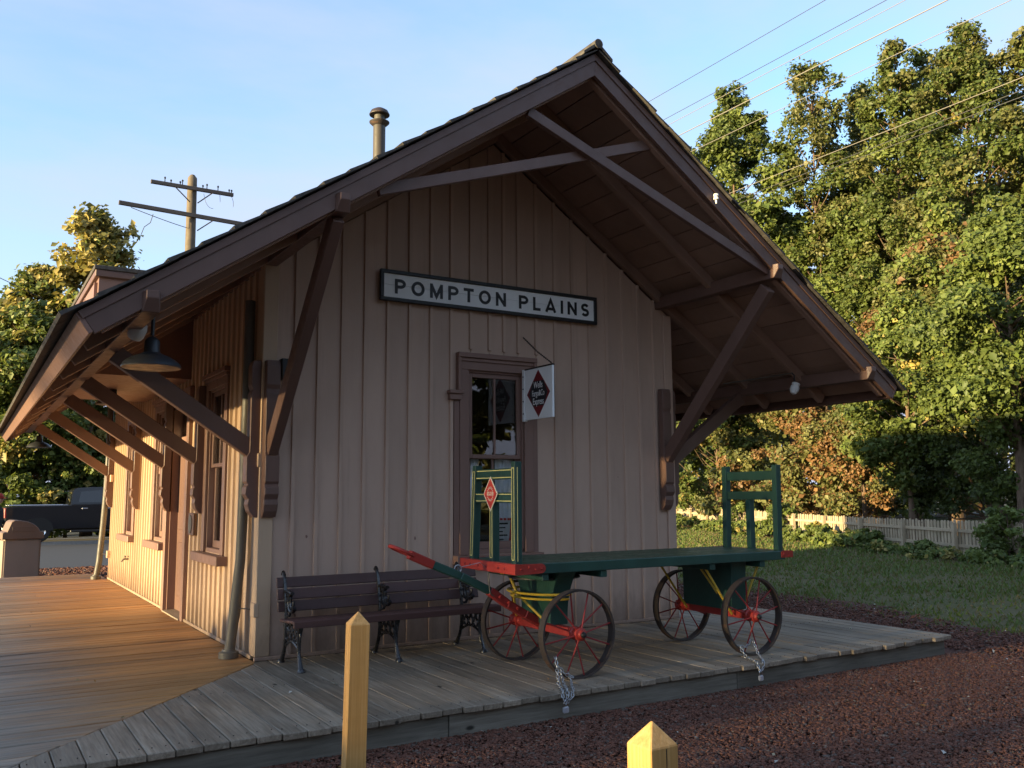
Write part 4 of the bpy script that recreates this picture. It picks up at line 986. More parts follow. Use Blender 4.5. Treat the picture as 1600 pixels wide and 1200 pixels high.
for q in (.25, .5, .75):
    c = TP[1].lerp(TP[3], q); mb.lathe([(.0001, -.056), (.012, -.054), (.014, -.046), (.014, .046), (.012, .054), (.0001, .056)], c, 8, 'y')
mb.build('tongue_bolt', 'darkred', tg)
mb = MB(); mb.tube([(-.53, -.02, DZ-WR-.055), (-.545, -.03, DZ-WR-.09), (-.535, -.03, .36), (-.53, -.035, .30), (-.50, -.03, .275), (-.47, -.02, .30)], .006, 6); mb.build('drop_hook', 'pipe', tg, smooth=True)
mb = MB(); mb.tube(arc((-.80, 0, .50), .03, 0, 350, 12, 'xz'), .005, 6); mb.tube([(-.78, 0, .51), (-.60, 0, .54), (-.54, 0, DZ-WR-.06)], .003, 5); mb.build('safety_wire', 'galv', tg)
# chains with padlocks on the two near wheels
def lockchain(loops, lockp, label):
    t = empty('lock_chain', lockp); tag(t, label, 'chain', 'padlocked chains on the wagon wheels'); P0 = Vector(lockp)
    mb = MB()
    for lp in loops:
        c = chain_mesh([Vector(q)-P0 for q in lp], .030, .0115, .0042); mb.add(c.v, c.f)
    o = mb.build('chain_links', 'galv', t, smooth='all'); o['kind'] = 'stuff'
    mb = MB(); mb.box(-.024, .024, -.012, .012, -.055, -.012); mb.build('padlock_body', 'lock', t, bevel=.006, seg=2)
    mb = MB(); mb.tube([(-.015, 0, -.014), (-.015, 0, .012)]+arc((0, 0, .012), .015, 180, 0, 8, 'xz')+[Vector((.015, 0, -.014))], .0045, 7); mb.build('padlock_shackle', 'chrome', t, smooth=True)
fx, fy = 1.70, -2.125
lockchain([[(fx-.03, fy-.02, .19), (fx-.05, fy-.06, .10), (fx-.11, fy-.17, .014), (fx-.19, fy-.335, .014), (fx-.21, fy-.365, -.02), (fx-.20, fy-.368, -.06)],
           [(fx-.02, fy+.02, .18), (fx-.01, fy-.06, .06), (fx-.07, fy-.18, .014), (fx-.15, fy-.33, .016), (fx-.17, fy-.37, -.02), (fx-.19, fy-.37, -.07)],
           [(fx+.08, fy-.02, .06), (fx+.05, fy-.10, .02), (fx-.03, fy-.22, .014), (fx-.10, fy-.335, .014), (fx-.13, fy-.368, -.03), (fx-.18, fy-.368, -.07)],
           [(fx-.03, fy-.03, .13), (fx+.03, fy-.05, .06), (fx+.10, fy-.06, .03)]], (fx-.19, fy-.372, -.078), 'heaped galvanised chain and padlock on the front near wagon wheel')
fx, fy = 3.64, -2.16
lockchain([[(fx-.07, fy-.02, .10), (fx-.08, fy-.10, .02), (fx-.11, fy-.20, .012), (fx-.15, fy-.285, .012), (fx-.165, fy-.325, -.03), (fx-.16, fy-.325, -.06)],
           [(fx+.09, fy-.03, .13), (fx+.07, fy-.10, .03), (fx+.0, fy-.20, .012), (fx-.07, fy-.285, .012), (fx-.11, fy-.325, -.03), (fx-.15, fy-.325, -.06)],
           [(fx-.07, fy, .10), (fx+.01, fy-.02, .08), (fx+.09, fy, .13)]], (fx-.155, fy-.335, -.075), 'thin galvanised chain and pale padlock on the rear near wagon wheel')

# ------------------------------------------------------------------ pine marker posts
def pinepost(x, y, top, rzv, lean, label, crack=False):
    t = empty('wooden_post', (x, y, GZ-.02)); t.rotation_euler = (lean[0], lean[1], rzv); tag(t, label, 'post', 'pointed pine posts in the gravel')
    h = top-GZ+.02; a = .0415; mb = MB()
    mb.add([(-a, -a, -.3), (a, -a, -.3), (a, a, -.3), (-a, a, -.3), (-a, -a, h-.052), (a, -a, h-.052), (a, a, h-.052), (-a, a, h-.052), (0, 0, h)],
           [(3, 2, 1, 0), (0, 1, 5, 4), (1, 2, 6, 5), (2, 3, 7, 6), (3, 0, 4, 7), (4, 5, 8), (5, 6, 8), (6, 7, 8), (7, 4, 8)])
    mb.build('post_shaft', 'post', t, bevel=.0022)
    if crack:
        mb = MB(); mb.prism([(.004, -a-.0006, h-.056), (.0065, -a-.0006, h-.056), (.0045, -a-.0006, h-.20), (.003, -a-.0006, h-.40)], (0, .001, 0)); mb.build('drying_crack', 'black', t)
pinepost(-.825, -4.31, .937, R(-8), (0, R(1.0)), 'tall pointed pine post standing in front of the bench')
pinepost(-.866, -6.254, .902, R(2), (0, 0), 'pointed pine post top nearest the camera at the bottom edge', True)

# ------------------------------------------------------------------ litter bin beyond the platform
bi = empty('litter_bin', (-1.22, 12.5, -.26), R(6)); tag(bi, 'tan litter bin with brown rounded hood beyond the platform end', 'bin')
mb = MB(); mb.box(-.33, .33, -.30, .30, 0, .86); mb.build('body', 'bin', bi, bevel=.03, seg=2)
pr = [(-.37, .855), (-.37, .98), (-.335, 1.0), (-.29, 1.0), (-.22, 1.19), (-.17, 1.225)]+[(-.12+.46*math.cos(R(t))*.92, .94+.285*math.sin(R(t))) for t in range(86, 12, -8)]+[(.335, 1.0), (.37, .98), (.37, .855)]
mb = MB(); mb.prism([(a, -.34, b) for a, b in pr], (0, .68, 0)); mb.build('hood', 'binlid', bi, bevel=.012)
mb = MB(); mb.box(-.2, .2, -.346, -.341, 1.0, 1.10); mb.build('flap', 'binlid', bi, bevel=.002)

# ------------------------------------------------------------------ pickup truck across the road
tk_ = empty('pickup_truck', (2.0, 28.15-.0, -.262)); tk_.location.z = -.15; tag(tk_, 'black crew cab pickup truck parked across the road', 'truck')
TL = 3.0
body = [(-2.95, .52), (-2.98, 1.16), (-2.95, 1.24), (-.98, 1.27), (-.95, 1.30), (2.98, 1.27), (3.05, 1.1), (3.1, .62), (3.0, .45), (-2.9, .45)]
mb = MB(); mb.prism([(a, -.98, b) for a, b in body], (0, 1.96, 0)); mb.build('body', 'truck', tk_, bevel=.05, seg=3, smooth=True)
cabp = [(-.98, 1.26), (-.90, 1.78), (-.80, 1.87), (-.3, 1.905), (.75, 1.90), (1.05, 1.83), (1.85, 1.30)]
mb = MB(); v = []
for yy, k_ in ((-.93, 0), (.93, 0)):
    for a, b in cabp: v.append((a, yy*(1-.10*(b-1.26)/.64), b))
n = len(cabp); mb.add(v, [tuple(range(n)), tuple(range(n, 2*n))[::-1]]+[(i, (i+1) % n, n+(i+1) % n, n+i) for i in range(n)]); mb.build('cab', 'truck', tk_, bevel=.03, seg=2, smooth=True)
for s_ in (-1, 1):
    for pts in ([(-.72, 1.36), (-.66, 1.74), (.02, 1.80), (.02, 1.36)], [(.12, 1.36), (.12, 1.80), (.78, 1.80), (1.0, 1.74), (1.42, 1.36)]):
        mb = MB(); mb.prism([(a, s_*(.93*(1-.10*(b-1.26)/.64)+.004), b) for a, b in pts], (0, s_*.006, 0)); mb.build('side_window', 'carglass', tk_)
    for xx in (-.62, .22):
        mb = MB(); mb.box(xx, xx+.2, s_*.985-.012, s_*.985+.012, 1.13, 1.165); mb.build('door_handle', 'chrome', tk_, bevel=.008)
    mb = MB(); mb.box(-2.9, -1.05, s_*.9-.05, s_*.9+.05, 1.262, 1.285); mb.build('bed_rail_cap', 'chrome', tk_, bevel=.008)
    mb = MB(); mb.box(-.95, 1.75, s_*.95-.06, s_*.95+.06, .32, .40); mb.build('running_board', 'black', tk_, bevel=.02)
    mb = MB(); mb.box(.95, 1.12, s_*1.06-.10, s_*1.06+.10, 1.32, 1.52); mb.build('mirror', 'truck', tk_, bevel=.03)
    for xx in (-1.95, 2.05):
        we = empty('wheel', (xx, s_*.86, .39), 0, tk_)
        mb = MB(); mb.lathe([(.24, -.13), (.37, -.13), (.395, -.09), (.395, .09), (.37, .13), (.24, .13)], n=28, ax='y', closed=True); mb.build('tyre', 'tyre', we, smooth=True)
        mb = MB(); mb.lathe([(.0001, -.09), (.08, -.11), (.2, -.09), (.24, -.12), (.24, .12), (.2, .09), (.08, .11), (.0001, .09)], n=20, ax='y'); mb.build('rim', 'chrome', we, smooth=True)
        mb = MB(); mb.prism([(xx+.47*math.cos(R(t)), s_*.985, .40+.47*math.sin(R(t))) for t in range(0, 181, 15)], (0, s_*.012, 0)); mb.build('wheel_arch', 'tyre', tk_)
mb = MB(); mb.prism([(-.985, -.78, 1.32), (-.985, .78, 1.32), (-.905, .74, 1.72), (-.905, -.74, 1.72)], (-.008, 0, 0)); mb.build('rear_window', 'carglass', tk_)
mb = MB(); mb.box(-3.06, -2.96, -.95, .95, .45, .62); mb.build('bumper', 'chrome', tk_, bevel=.02)
for s_ in (-1, 1):
    mb = MB(); mb.box(-3.0, -2.93, s_*.9-.07, s_*.9+.07, .85, 1.18); mb.build('tail_light', 'signbright', tk_, bevel=.01)

# ------------------------------------------------------------------ person at the left edge, by the road
def person():
    t = empty('person', (-1.58, 15.27, -.262), R(-25)); tag(t, 'person in red cap and dark clothes standing by the road at left edge', 'person')
    J = {'pel': (0, 0, .94), 'bel': (.01, 0, 1.08), 'che': (.0, 0, 1.30), 'nec': (.01, 0, 1.46), 'hb': (.02, 0, 1.54),
         'ls': (0, .18, 1.40), 'le': (.02, .24, 1.13), 'lw': (.22, .17, 1.05), 'lh': (.29, .13, 1.06),
         'rs': (0, -.18, 1.40), 're': (.0, -.25, 1.13), 'rw': (.22, -.20, 1.03), 'rh': (.29, -.17, 1.03),
         'lp': (0, .09, .90), 'lk': (.03, .10, .50), 'la': (-.01, .11, .09), 'lt': (.14, .13, .045),
         'rp': (0, -.09, .90), 'rk': (.03, -.10, .50), 'ra': (-.01, -.11, .09), 'rt': (.14, -.13, .045)}
    Ed = [('pel', 'bel'), ('bel', 'che'), ('che', 'nec'), ('nec', 'hb'), ('che', 'ls'), ('ls', 'le'), ('le', 'lw'), ('lw', 'lh'), ('che', 'rs'), ('rs', 're'), ('re', 'rw'), ('rw', 'rh'), ('pel', 'lp'), ('lp', 'lk'), ('lk', 'la'), ('la', 'lt'), ('pel', 'rp'), ('rp', 'rk'), ('rk', 'ra'), ('ra', 'rt')]
    Rd = {'pel': .15, 'bel': .14, 'che': .155, 'nec': .062, 'hb': .06, 'ls': .075, 'le': .055, 'lw': .038, 'lh': .03, 'rs': .075, 're': .055, 'rw': .038, 'rh': .03, 'lp': .10, 'lk': .075, 'la': .055, 'lt': .045, 'rp': .10, 'rk': .075, 'ra': .055, 'rt': .045}
    ks = list(J); me = bpy.data.meshes.new('body'); me.from_pydata([J[k_] for k_ in ks], [(ks.index(a), ks.index(b)) for a, b in Ed], [])
    ob = link('body', me, t); md = ob.modifiers.new('skin', 'SKIN')
    me.skin_vertices.new() if not me.skin_vertices else None
    for i, k_ in enumerate(ks): me.skin_vertices[0].data[i].radius = (Rd[k_], Rd[k_]*(.8 if k_ in ('pel', 'bel', 'che') else 1)); me.skin_vertices[0].data[i].use_root = (k_ == 'pel')
    ob.modifiers.new('sub', 'SUBSURF').render_levels = 2; ob.modifiers['sub'].levels = 2
    dg = bpy.context.evaluated_depsgraph_get(); m2 = bpy.data.meshes.new_from_object(ob.evaluated_get(dg)); bpy.data.objects.remove(ob)
    m2.materials.clear(); m2.materials.append(M['darkcloth'])
    for p_ in m2.polygons: p_.use_smooth = True
    link('body', m2, t)
    mb = MB(); mb.ico((.025, 0, 1.63), (.098, .078, .118), 3); mb.ico((.122, 0, 1.615), (.02, .016, .026), 2)
    for s_ in (-1, 1): mb.ico((.01, s_*.08, 1.62), (.02, .012, .032), 2)
    mb.build('head', 'skin', t, smooth='all')
    mb = MB()
    for s_ in (-1, 1): mb.ico((.112, s_*.032, 1.645), (.012, .014, .010), 2)
    mb.build('eyes', 'black', t, smooth='all')
    mb = MB(); mb.lathe([(.112, 1.655), (.115, 1.68), (.105, 1.73), (.07, 1.765), (.0001, 1.775)], (.015, 0, 0), 20); mb.prism([(.10, -.07, 1.662), (.20, -.045, 1.652), (.215, 0, 1.65), (.20, .045, 1.652), (.10, .07, 1.662)], (0, 0, .008)); mb.build('cap', 'cap', t, smooth=True)
    for s_, c in ((1, (.29, .13, 1.06)), (-1, (.29, -.17, 1.03))):
        mb = MB(); c = Vector(c); mb.ico(c+Vector((.045, 0, 0)), (.05, .022, .040), 2)
        for k_ in range(4):
            z_ = .028-.018*k_; ln = (.07, .08, .075, .06)[k_]; mb.tube([c+Vector((.075, 0, z_)), c+Vector((.075+ln*.5, -.006*s_, z_-.004)), c+Vector((.075+ln*.8, -.03*s_, z_-.012))], [.010, .009, .007], 7)
        mb.tube([c+Vector((.02, -.01*s_, .03)), c+Vector((.06, -.035*s_, .05)), c+Vector((.09, -.045*s_, .05))], [.012, .010, .008], 7)
        mb.build('hand', 'skin', t, smooth='all')
person()

# ------------------------------------------------------------------ utility pole and wires
up_ = empty('utility_pole', (3.70, 22.0, -.3)); tag(up_, 'weathered wooden utility pole with two crossarms behind the roof', 'utility pole')
mb = MB(); mb.tube([(0.0, 0, 0), (0, 0, 6), (-.03, 0, 12.0), (-.03, 0, 12.25), (-.03, 0, 12.36)], [.2, .18, .155, .15, .07], 12); mb.build('pole', 'pole', up_, smooth=True)
ca = MB(); ca.beam((-1.36, -.22, 11.83), (1.27, -.22, 11.83), .10, .12); ca.build('crossarm', 'arm', up_, bevel=.008)
ca = MB(); ca.beam((-2.28, -.22, 10.97), (2.0, -.22, 10.86), .10, .13); ca.build('crossarm', 'arm', up_, bevel=.008)
for a, b in (((-.62, -.28, 11.77), (-.12, -.20, 11.36)), ((.58, -.28, 11.77), (.12, -.20, 11.36)), ((.62, -.28, 10.82), (.14, -.20, 10.42))):
    ca = MB(); ca.beam(a, b, .015, .035); ca.build('arm_brace', 'rust', up_)
for xx in (-.93, -.74, -.45, -.38, .27, .40, .76, 1.13, 1.21):
    ca = MB(); h_ = .16 if xx in (-.93, -.38, .40, .76) else .10; ca.tube([(xx, -.22, 11.89), (xx, -.22, 11.89+h_)], .016, 6); ca.lathe([(.018, 11.89+h_-.05), (.032, 11.89+h_-.03), (.03, 11.89+h_), (.012, 11.89+h_+.02)], (xx, -.22, 0), 8); ca.build('insulator', 'black', up_)
ca = MB(); ca.tube([(-1.95, -.25, 10.90)]+bez((-1.9, -.25, 10.85), (-.8, -.25, 10.55), (-.12, -.22, 10.45), 10)+[Vector((-.1, -.2, 10.8))], .012, 5); ca.tube([(-1.25, -.25, 10.74), (-1.32, -.25, 10.45), (-1.5, -.25, 10.28), (-1.58, -.25, 10.02)], .012, 5)
ca.tube([(.82, -.25, 11.76), (.84, -.25, 11.5)], .007, 4); ca.tube(bez((.3, -.25, 11.7), (.38, -.25, 11.2), (.62, -.25, 11.24), 6), .007, 4); ca.tube(bez((1.2, -.25, 11.76), (1.3, -.25, 11.6), (1.27, -.25, 11.4), 5), .007, 4); ca.build('loose_wire', 'wiredark', up_)
WIRES = [(14, 4.62, 12.66, 'wiredark', 'uppermost dark overhead wire right of the roof peak'), (14, 3.08, 11.88, 'wiredark', 'second dark overhead wire from the top right of the roof peak'),
         (14, 2.64, 11.66, 'wire', 'third overhead wire from the top, thin and pale'), (14, 1.74, 11.20, 'wire', 'fourth overhead wire, thick pale bundle crossing the sky'),
         (14, .50, 10.58, 'wire', 'fifth overhead wire, pale, crossing the tall maple'), (14, .39, 9.01, 'wire', 'sixth overhead wire, pale, crossing the trees'),
         (14, .40, 8.77, 'wiredark', 'seventh overhead wire, dark, crossing the trees'), (14, .41, 8.65, 'wiredark', 'lowest overhead wire, dark, crossing the trees')]
for i, (X, Y, Z, mt, lb) in enumerate(WIRES):
    ca = MB(); ca.tube([(X, Y+q, Z+.00012*(q*q)*.12-.0) for q in (-12, -4, 0, 10, 25, 45, 70, 100, 140)], .008 if i != 3 else .013, 5); o = ca.build('overhead_wire', mt); tag(o, lb, 'wire', 'overhead wires running past the station')
ca = MB(); a, b = gp(-30, 24), gp(60, 40); ca.tube([(a[0]-3, a[1]-3, 9.2), (a[0], a[1], 7.55), (b[0], b[1], 10.4), (b[0]+8, b[1]+12, 12)], .012, 5); o = ca.build('overhead_wire', 'wiredark'); tag(o, 'single thin wire at the left edge before the golden tree', 'wire', 'overhead wires running past the station')

# ------------------------------------------------------------------ picket fence
FA, FB = Vector((15.6, -3.0, 0)), Vector((31.2, 30.2, 0)); fd = (FB-FA); FLn = fd.length; fd.normalize(); fang = math.atan2(fd.y, fd.x)
fe_ = empty('picket_fence', (FA.x, FA.y, -.25), fang); tag(fe_, 'long pale wooden picket fence running along the foot of the trees', 'fence')
rf_ = random.Random(4)
pk = []
for kx in range(4):
    mb = MB(); w = .046; h = .93+rf_.uniform(-.03, .03)
    mb.prism([(-w, 0, .05), (w, 0, .05), (w, 0, h-.035), (w*.45, 0, h), (-w*.45, 0, h), (-w, 0, h-.035)], (0, .02, 0)); pk.append(mb.mesh('picket', M['picket']))
n = int(FLn/.150)
for i in range(n):
    if rf_.random() < .012: continue
    ob = link('picket', pk[i % 4], fe_, (i*.150+rf_.uniform(-.008, .008), rf_.uniform(-.004, .004), rf_.uniform(-.02, .012)+.03*math.sin(i*.045)), (0, rf_.uniform(-.02, .02), 0))
for z_ in (.24, .62):
    for k_ in range(15):
        mb = MB(); mb.box(0, FLn/15-.004, 0, .045, 0, .08); ob = mb.build('fence_rail', 'picket', fe_); ob.location = (k_*FLn/15, .0245, z_)
for k_ in range(16):
    mb = MB(); mb.box(-.05, .05, 0, .1, -.1, .86); ob = mb.build('fence_post', 'picket', fe_); ob.location = (k_*FLn/15, .0705, 0)

# ------------------------------------------------------------------ trees
GREEN = ((.062, .090, .020), (.118, .146, .034)); LGREEN = ((.098, .136, .026), (.175, .202, .050)); YELLOW = ((.27, .215, .055), (.42, .33, .10))
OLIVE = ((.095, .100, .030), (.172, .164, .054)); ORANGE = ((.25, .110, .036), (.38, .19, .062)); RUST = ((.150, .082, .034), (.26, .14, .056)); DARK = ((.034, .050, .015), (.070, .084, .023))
def leaves(P, Nrm, size, cols, r, aspect=.72):
    n = len(P); a = r.normal(size=(n, 3)); a -= (a*Nrm).sum(1)[:, None]*Nrm; a /= np.linalg.norm(a, axis=1)[:, None]+1e-9
    b = np.cross(Nrm, a); s = size*np.exp(r.normal(0, .34, (n, 1)))
    V = np.empty((n, 4, 3)); V[:, 0] = P-a*s*.5; V[:, 2] = P+a*s*.5-Nrm*s*.12
    V[:, 1] = P+b*s*.5*aspect-a*s*.08+Nrm*s*.10; V[:, 3] = P-b*s*.5*aspect-a*s*.08+Nrm*s*.10
    F = np.empty((n, 2, 3), int); k = np.arange(n)*4
    F[:, 0] = np.c_[k, k+1, k+2]; F[:, 1] = np.c_[k, k+2, k+3]
    return V.reshape(-1, 3), F.reshape(-1, 3), np.repeat(cols, 4, 0)
def palette(n, r, pal, clump):
    # pal: list of (weight, (dark, light)); clump ids give each clump its own leaning
    ncl = clump.max()+1; w = np.array([p[0] for p in pal]); cum = np.cumsum(w/w.sum())
    base = np.searchsorted(cum, r.uniform(size=ncl)); pick = np.where(r.uniform(size=n) < .72, base[clump], np.searchsorted(cum, r.uniform(size=n))); pick = np.minimum(pick, len(pal)-1)
    lo = np.array([p[1][0] for p in pal])[pick]; hi = np.array([p[1][1] for p in pal])[pick]; t = r.uniform(size=(n, 1))
    return (lo*(1-t)+hi*t)*r.uniform(.8, 1.2, (n, 1))*(r.uniform(.85, 1.15, ncl)[clump])[:, None]
def tree(name, label, x, y, H, crown0, RX, pal, seed, nleaf, leaf, shape='oval', nclump=70, trunk_r=.2, cr=(.55, 1.15), airy=0, group=None, cat='tree', lean=(0, 0), base=-.25, flat=.72, hollow=.35):
    r = np.random.default_rng(seed); t = empty(name, (x, y, base)); tag(t, label, cat, group)
    # trunk
    k = 9; zs = np.linspace(0, H*.93, k); wob = np.cumsum(r.normal(0, .012*H/8, (k, 2)), 0); wob[0] = 0
    TP = [Vector((wob[i, 0]+lean[0]*zs[i]/H, wob[i, 1]+lean[1]*zs[i]/H, zs[i])) for i in range(k)]
    rad = [max(.015, trunk_r*(1-.93*(i/(k-1))**.8)) for i in range(k)]; rad[0] *= 1.35
    mb = MB(); mb.tube(TP, rad, 8)
    def tp(z):
        f = min(max(z/(H*.93)*(k-1), 0), k-1.001); i = int(f); return TP[i].lerp(TP[i+1], f-i)
    def env(u):        # radius of the crown at height fraction u (0..1)
        if shape == 'oval': return math.sin(math.pi*min(1, max(0, u))**.75)**.75
        if shape == 'cone': return max(.05, (1-u)**.75*min(1, .45+u*3))
        if shape == 'column': return max(.12, math.sin(math.pi*(.12+.86*u))**.5)
        if shape == 'bush': return max(.2, (1-u**2.2)**.5)
        return 1
    cen = []; cra = []
    for i in range(nclump):
        u = (i+r.uniform(0, 1))/nclump; u = u**.92; e = env(u)*RX
        ang = i*2.39996+r.normal(0, .5); rr_2 = e*math.sqrt(r.uniform(hollow**2, 1)); z = crown0+(H-crown0)*u
        c = tp(z)+Vector((rr_2*math.cos(ang), rr_2*math.sin(ang), 0)); c.z = z+r.normal(0, .02*H)
        cen.append(c); cra.append(r.uniform(*cr)*(.72+.28*env(u)))
        z0 = max(crown0*.75 if crown0 > 1 else z*.35, z-rr_2*r.uniform(.5, 1.0)); s0 = tp(min(z0, H*.9)); md = s0.lerp(c, .5)+Vector((0, 0, -.08*rr_2))
        br_ = max(.012, trunk_r*.28*(1-u*.7)); mb.tube([s0, md, c], [br_, br_*.6, .008], 5)
    mb.build('trunk', 'bark', t, smooth='all')
    cen = np.array([c[:] for c in cen]); cra = np.array(cra)
    wgt = cra**2; cl = r.choice(nclump, nleaf, p=wgt/wgt.sum())
    d = r.normal(size=(nleaf, 3)); d /= np.linalg.norm(d, axis=1)[:, None]; rad_ = r.uniform(size=nleaf)**.42
    # several lobes in each clump, so the outline is ragged
    lob = r.normal(size=(nclump, 5, 3)); lob /= np.linalg.norm(lob, axis=2)[:, :, None]; lob[:, :, 2] *= .7
    ls = lob[cl, r.integers(0, 5, nleaf)]*cra[cl][:, None]*.62
    P = cen[cl]+ls+d*(rad_*cra[cl]*(.60 if not airy else .50))[:, None]*np.array([1, 1, flat])
    if airy: P += r.normal(0, airy, P.shape)
    N = d*.55+np.array([-.35, -.1, .55])+r.normal(0, .55, (nleaf, 3)); N /= np.linalg.norm(N, axis=1)[:, None]
    P[:, 2] = np.maximum(P[:, 2], .05)
    V, F, C = leaves(P, N, leaf, palette(nleaf, r, pal, cl), r)
    colmesh('crown', V, F, C, 'leaf', t); return t
def wpt(px, d): return gp(px, d)
G1 = 'trees behind the picket fence'
def T(px, d, top, bot, halfw, *a, **k):          # size from the photograph's column, rows and distance
    x, y = wpt(px, d); H = (772-top)/FPX*d*1.0+1.67; c0 = max(.3, (772-bot)/FPX*d+1.67); return (x, y, H, c0, halfw/FPX*d)
x, y, H, c0, rx = T(1165, 46, 138, 680, 130); tree('maple_tree', 'tall dense green maple with a pointed top right of the roof', x, y, H, c0, rx, [(5, GREEN), (3, LGREEN), (1, OLIVE)], 21, 72800, 0.189, 'oval', 115, .3, (.75, 1.35), group=G1)
x, y, H, c0, rx = T(1290, 43, 82, 470, 62); tree('slender_tree', 'slender airy tree with thin crown and bare lower trunk', x, y, H, c0, rx, [(4, OLIVE), (4, GREEN), (.4, YELLOW)], 22, 16900, 0.163, 'column', 60, .2, (.45, .95), airy=.15, group=G1)
x, y, H, c0, rx = T(1330, 45, 200, 520, 60); tree('slender_tree', 'lower thin tree leaning among the bare stems left of the tall trees', x, y, H, c0, rx, [(4, OLIVE), (3, LGREEN)], 23, 11700, 0.163, 'column', 40, .16, (.45, .9), airy=.15, group=G1, lean=(1.5, 0))
x, y, H, c0, rx = T(1425, 40, 70, 600, 100); tree('tall_tree', 'tall loose olive green tree left of the tallest tree', x, y, H, c0, rx, [(4, OLIVE), (4, GREEN), (1, LGREEN)], 24, 54600, 0.155, 'oval', 105, .25, (.55, 1.1), airy=.10, group=G1)
x, y, H, c0, rx = T(1545, 37, 36, 600, 130); tree('tall_tree', 'tallest tree near the right edge with yellowing leaves', x, y, H, c0, rx, [(4, OLIVE), (6, GREEN), (.2, YELLOW)], 25, 72800, 0.146, 'oval', 130, .28, (.65, 1.25), airy=.08, group=G1)
x, y, H, c0, rx = T(1660, 36, 30, 600, 120); tree('tall_tree', 'tall olive tree cut off by the right edge', x, y, H, c0, rx, [(4, OLIVE), (3, GREEN)], 26, 39000, 0.155, 'oval', 100, .3, (.6, 1.2), airy=.08, group=G1)
x, y, H, c0, rx = T(1590, 25, 330, 690, 120); tree('maple_tree', 'dark green maple with large leaves low at the right edge', x, y, H, c0, rx, [(5, GREEN), (2, LGREEN)], 27, 46800, 0.125, 'oval', 85, .2, (.5, .95), group=G1)
x, y, H, c0, rx = T(1420, 30, 470, 750, 95); tree('maple_tree', 'bright green young maple in the middle of the tree line', x, y, H, c0, rx, [(5, LGREEN), (3, GREEN), (1, YELLOW)], 28, 33800, 0.129, 'oval', 70, .16, (.5, .95), group=G1)
x, y, H, c0, rx = T(1490, 33, 330, 680, 115); tree('turning_tree', 'green tree turning orange above the bright young maple', x, y, H, c0, rx, [(5, OLIVE), (1, RUST), (4, LGREEN)], 29, 49400, 0.138, 'oval', 75, .22, (.55, 1.05), group=G1)
x, y, H, c0, rx = T(1285, 37, 545, 800, 105); tree('turning_tree', 'rusty orange bushy tree under the right end of the roof', x, y, H, c0, rx, [(4, RUST), (4, OLIVE)], 30, 52000, 0.133, 'bush', 95, .16, (.5, .95), group=G1)
x, y, H, c0, rx = T(1345, 34, 600, 800, 60); tree('turning_tree', 'brownish shrubby tree right of the rusty orange one', x, y, H, c0, rx, [(4, RUST), (2, OLIVE), (1, DARK)], 31, 26000, 0.120, 'bush', 50, .12, (.4, .8), group=G1)
x, y, H, c0, rx = T(1120, 44, 600, 800, 95); tree('turning_tree', 'yellow green bushy tree just right of the station wall', x, y, H, c0, rx, [(4, OLIVE), (1, YELLOW), (4, GREEN), (1, RUST)], 32, 36400, 0.155, 'bush', 70, .14, (.55, 1.0), group=G1)
x, y, H, c0, rx = T(1240, 46, 330, 620, 70); tree('tall_tree', 'dark green tree filling in behind the right slope of the roof', x, y, H, c0, rx, [(4, GREEN), (2, OLIVE), (1, DARK)], 33, 26000, 0.172, 'oval', 60, .25, (.6, 1.1), group=G1)
x, y, H, c0, rx = T(1360, 41, 330, 640, 75); tree('tall_tree', 'green tree behind the orange trees, centre of the tree line', x, y, H, c0, rx, [(4, GREEN), (2, LGREEN), (2, OLIVE)], 34, 28600, 0.155, 'oval', 60, .25, (.55, 1.1), group=G1)
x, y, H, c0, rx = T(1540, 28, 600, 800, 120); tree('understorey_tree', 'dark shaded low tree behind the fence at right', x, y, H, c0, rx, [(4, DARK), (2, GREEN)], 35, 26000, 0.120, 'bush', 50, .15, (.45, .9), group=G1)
x, y, H, c0, rx = T(1372, 44, 125, 600, 70); tree('tall_tree', 'loose green tree between the slender tree and the tall olive trees', x, y, H, c0, rx, [(4, OLIVE), (4, GREEN)], 36, 26000, .165, 'oval', 75, .2, (.55, 1.1), airy=.12, group=G1)
x, y, H, c0, rx = T(1485, 41, 62, 600, 85); tree('tall_tree', 'tall green tree filling in left of the tallest tree', x, y, H, c0, rx, [(4, OLIVE), (5, GREEN)], 37, 32000, .16, 'oval', 85, .24, (.6, 1.15), airy=.10, group=G1)
# wood far behind, reads as one mass
r = np.random.default_rng(77); n = 32000; px = r.uniform(1020, 1700, n); dd = r.uniform(52, 66, n); z = r.uniform(0, 1, n)**.8*(9.5+2.2*np.sin(px*.021)+1.5*np.sin(px*.06+1))
lat = (px-800)/FPX*dd; P = np.stack([CAMX+.524*dd+.852*lat, CAMY+.852*dd-.524*lat, z-.2], 1); N = r.normal(0, .6, (n, 3))+np.array([-.5, -.3, .5]); N /= np.linalg.norm(N, axis=1)[:, None]
V, F, C = leaves(P, N, .36, palette(n, r, [(4, DARK), (3, GREEN), (2, OLIVE), (1, RUST)], (px/14).astype(int)-72), r); o = colmesh('far_wood', V, F, C, 'leaf'); tag(o, 'dark mass of woodland behind the tree line at right', 'wood', kind='stuff')
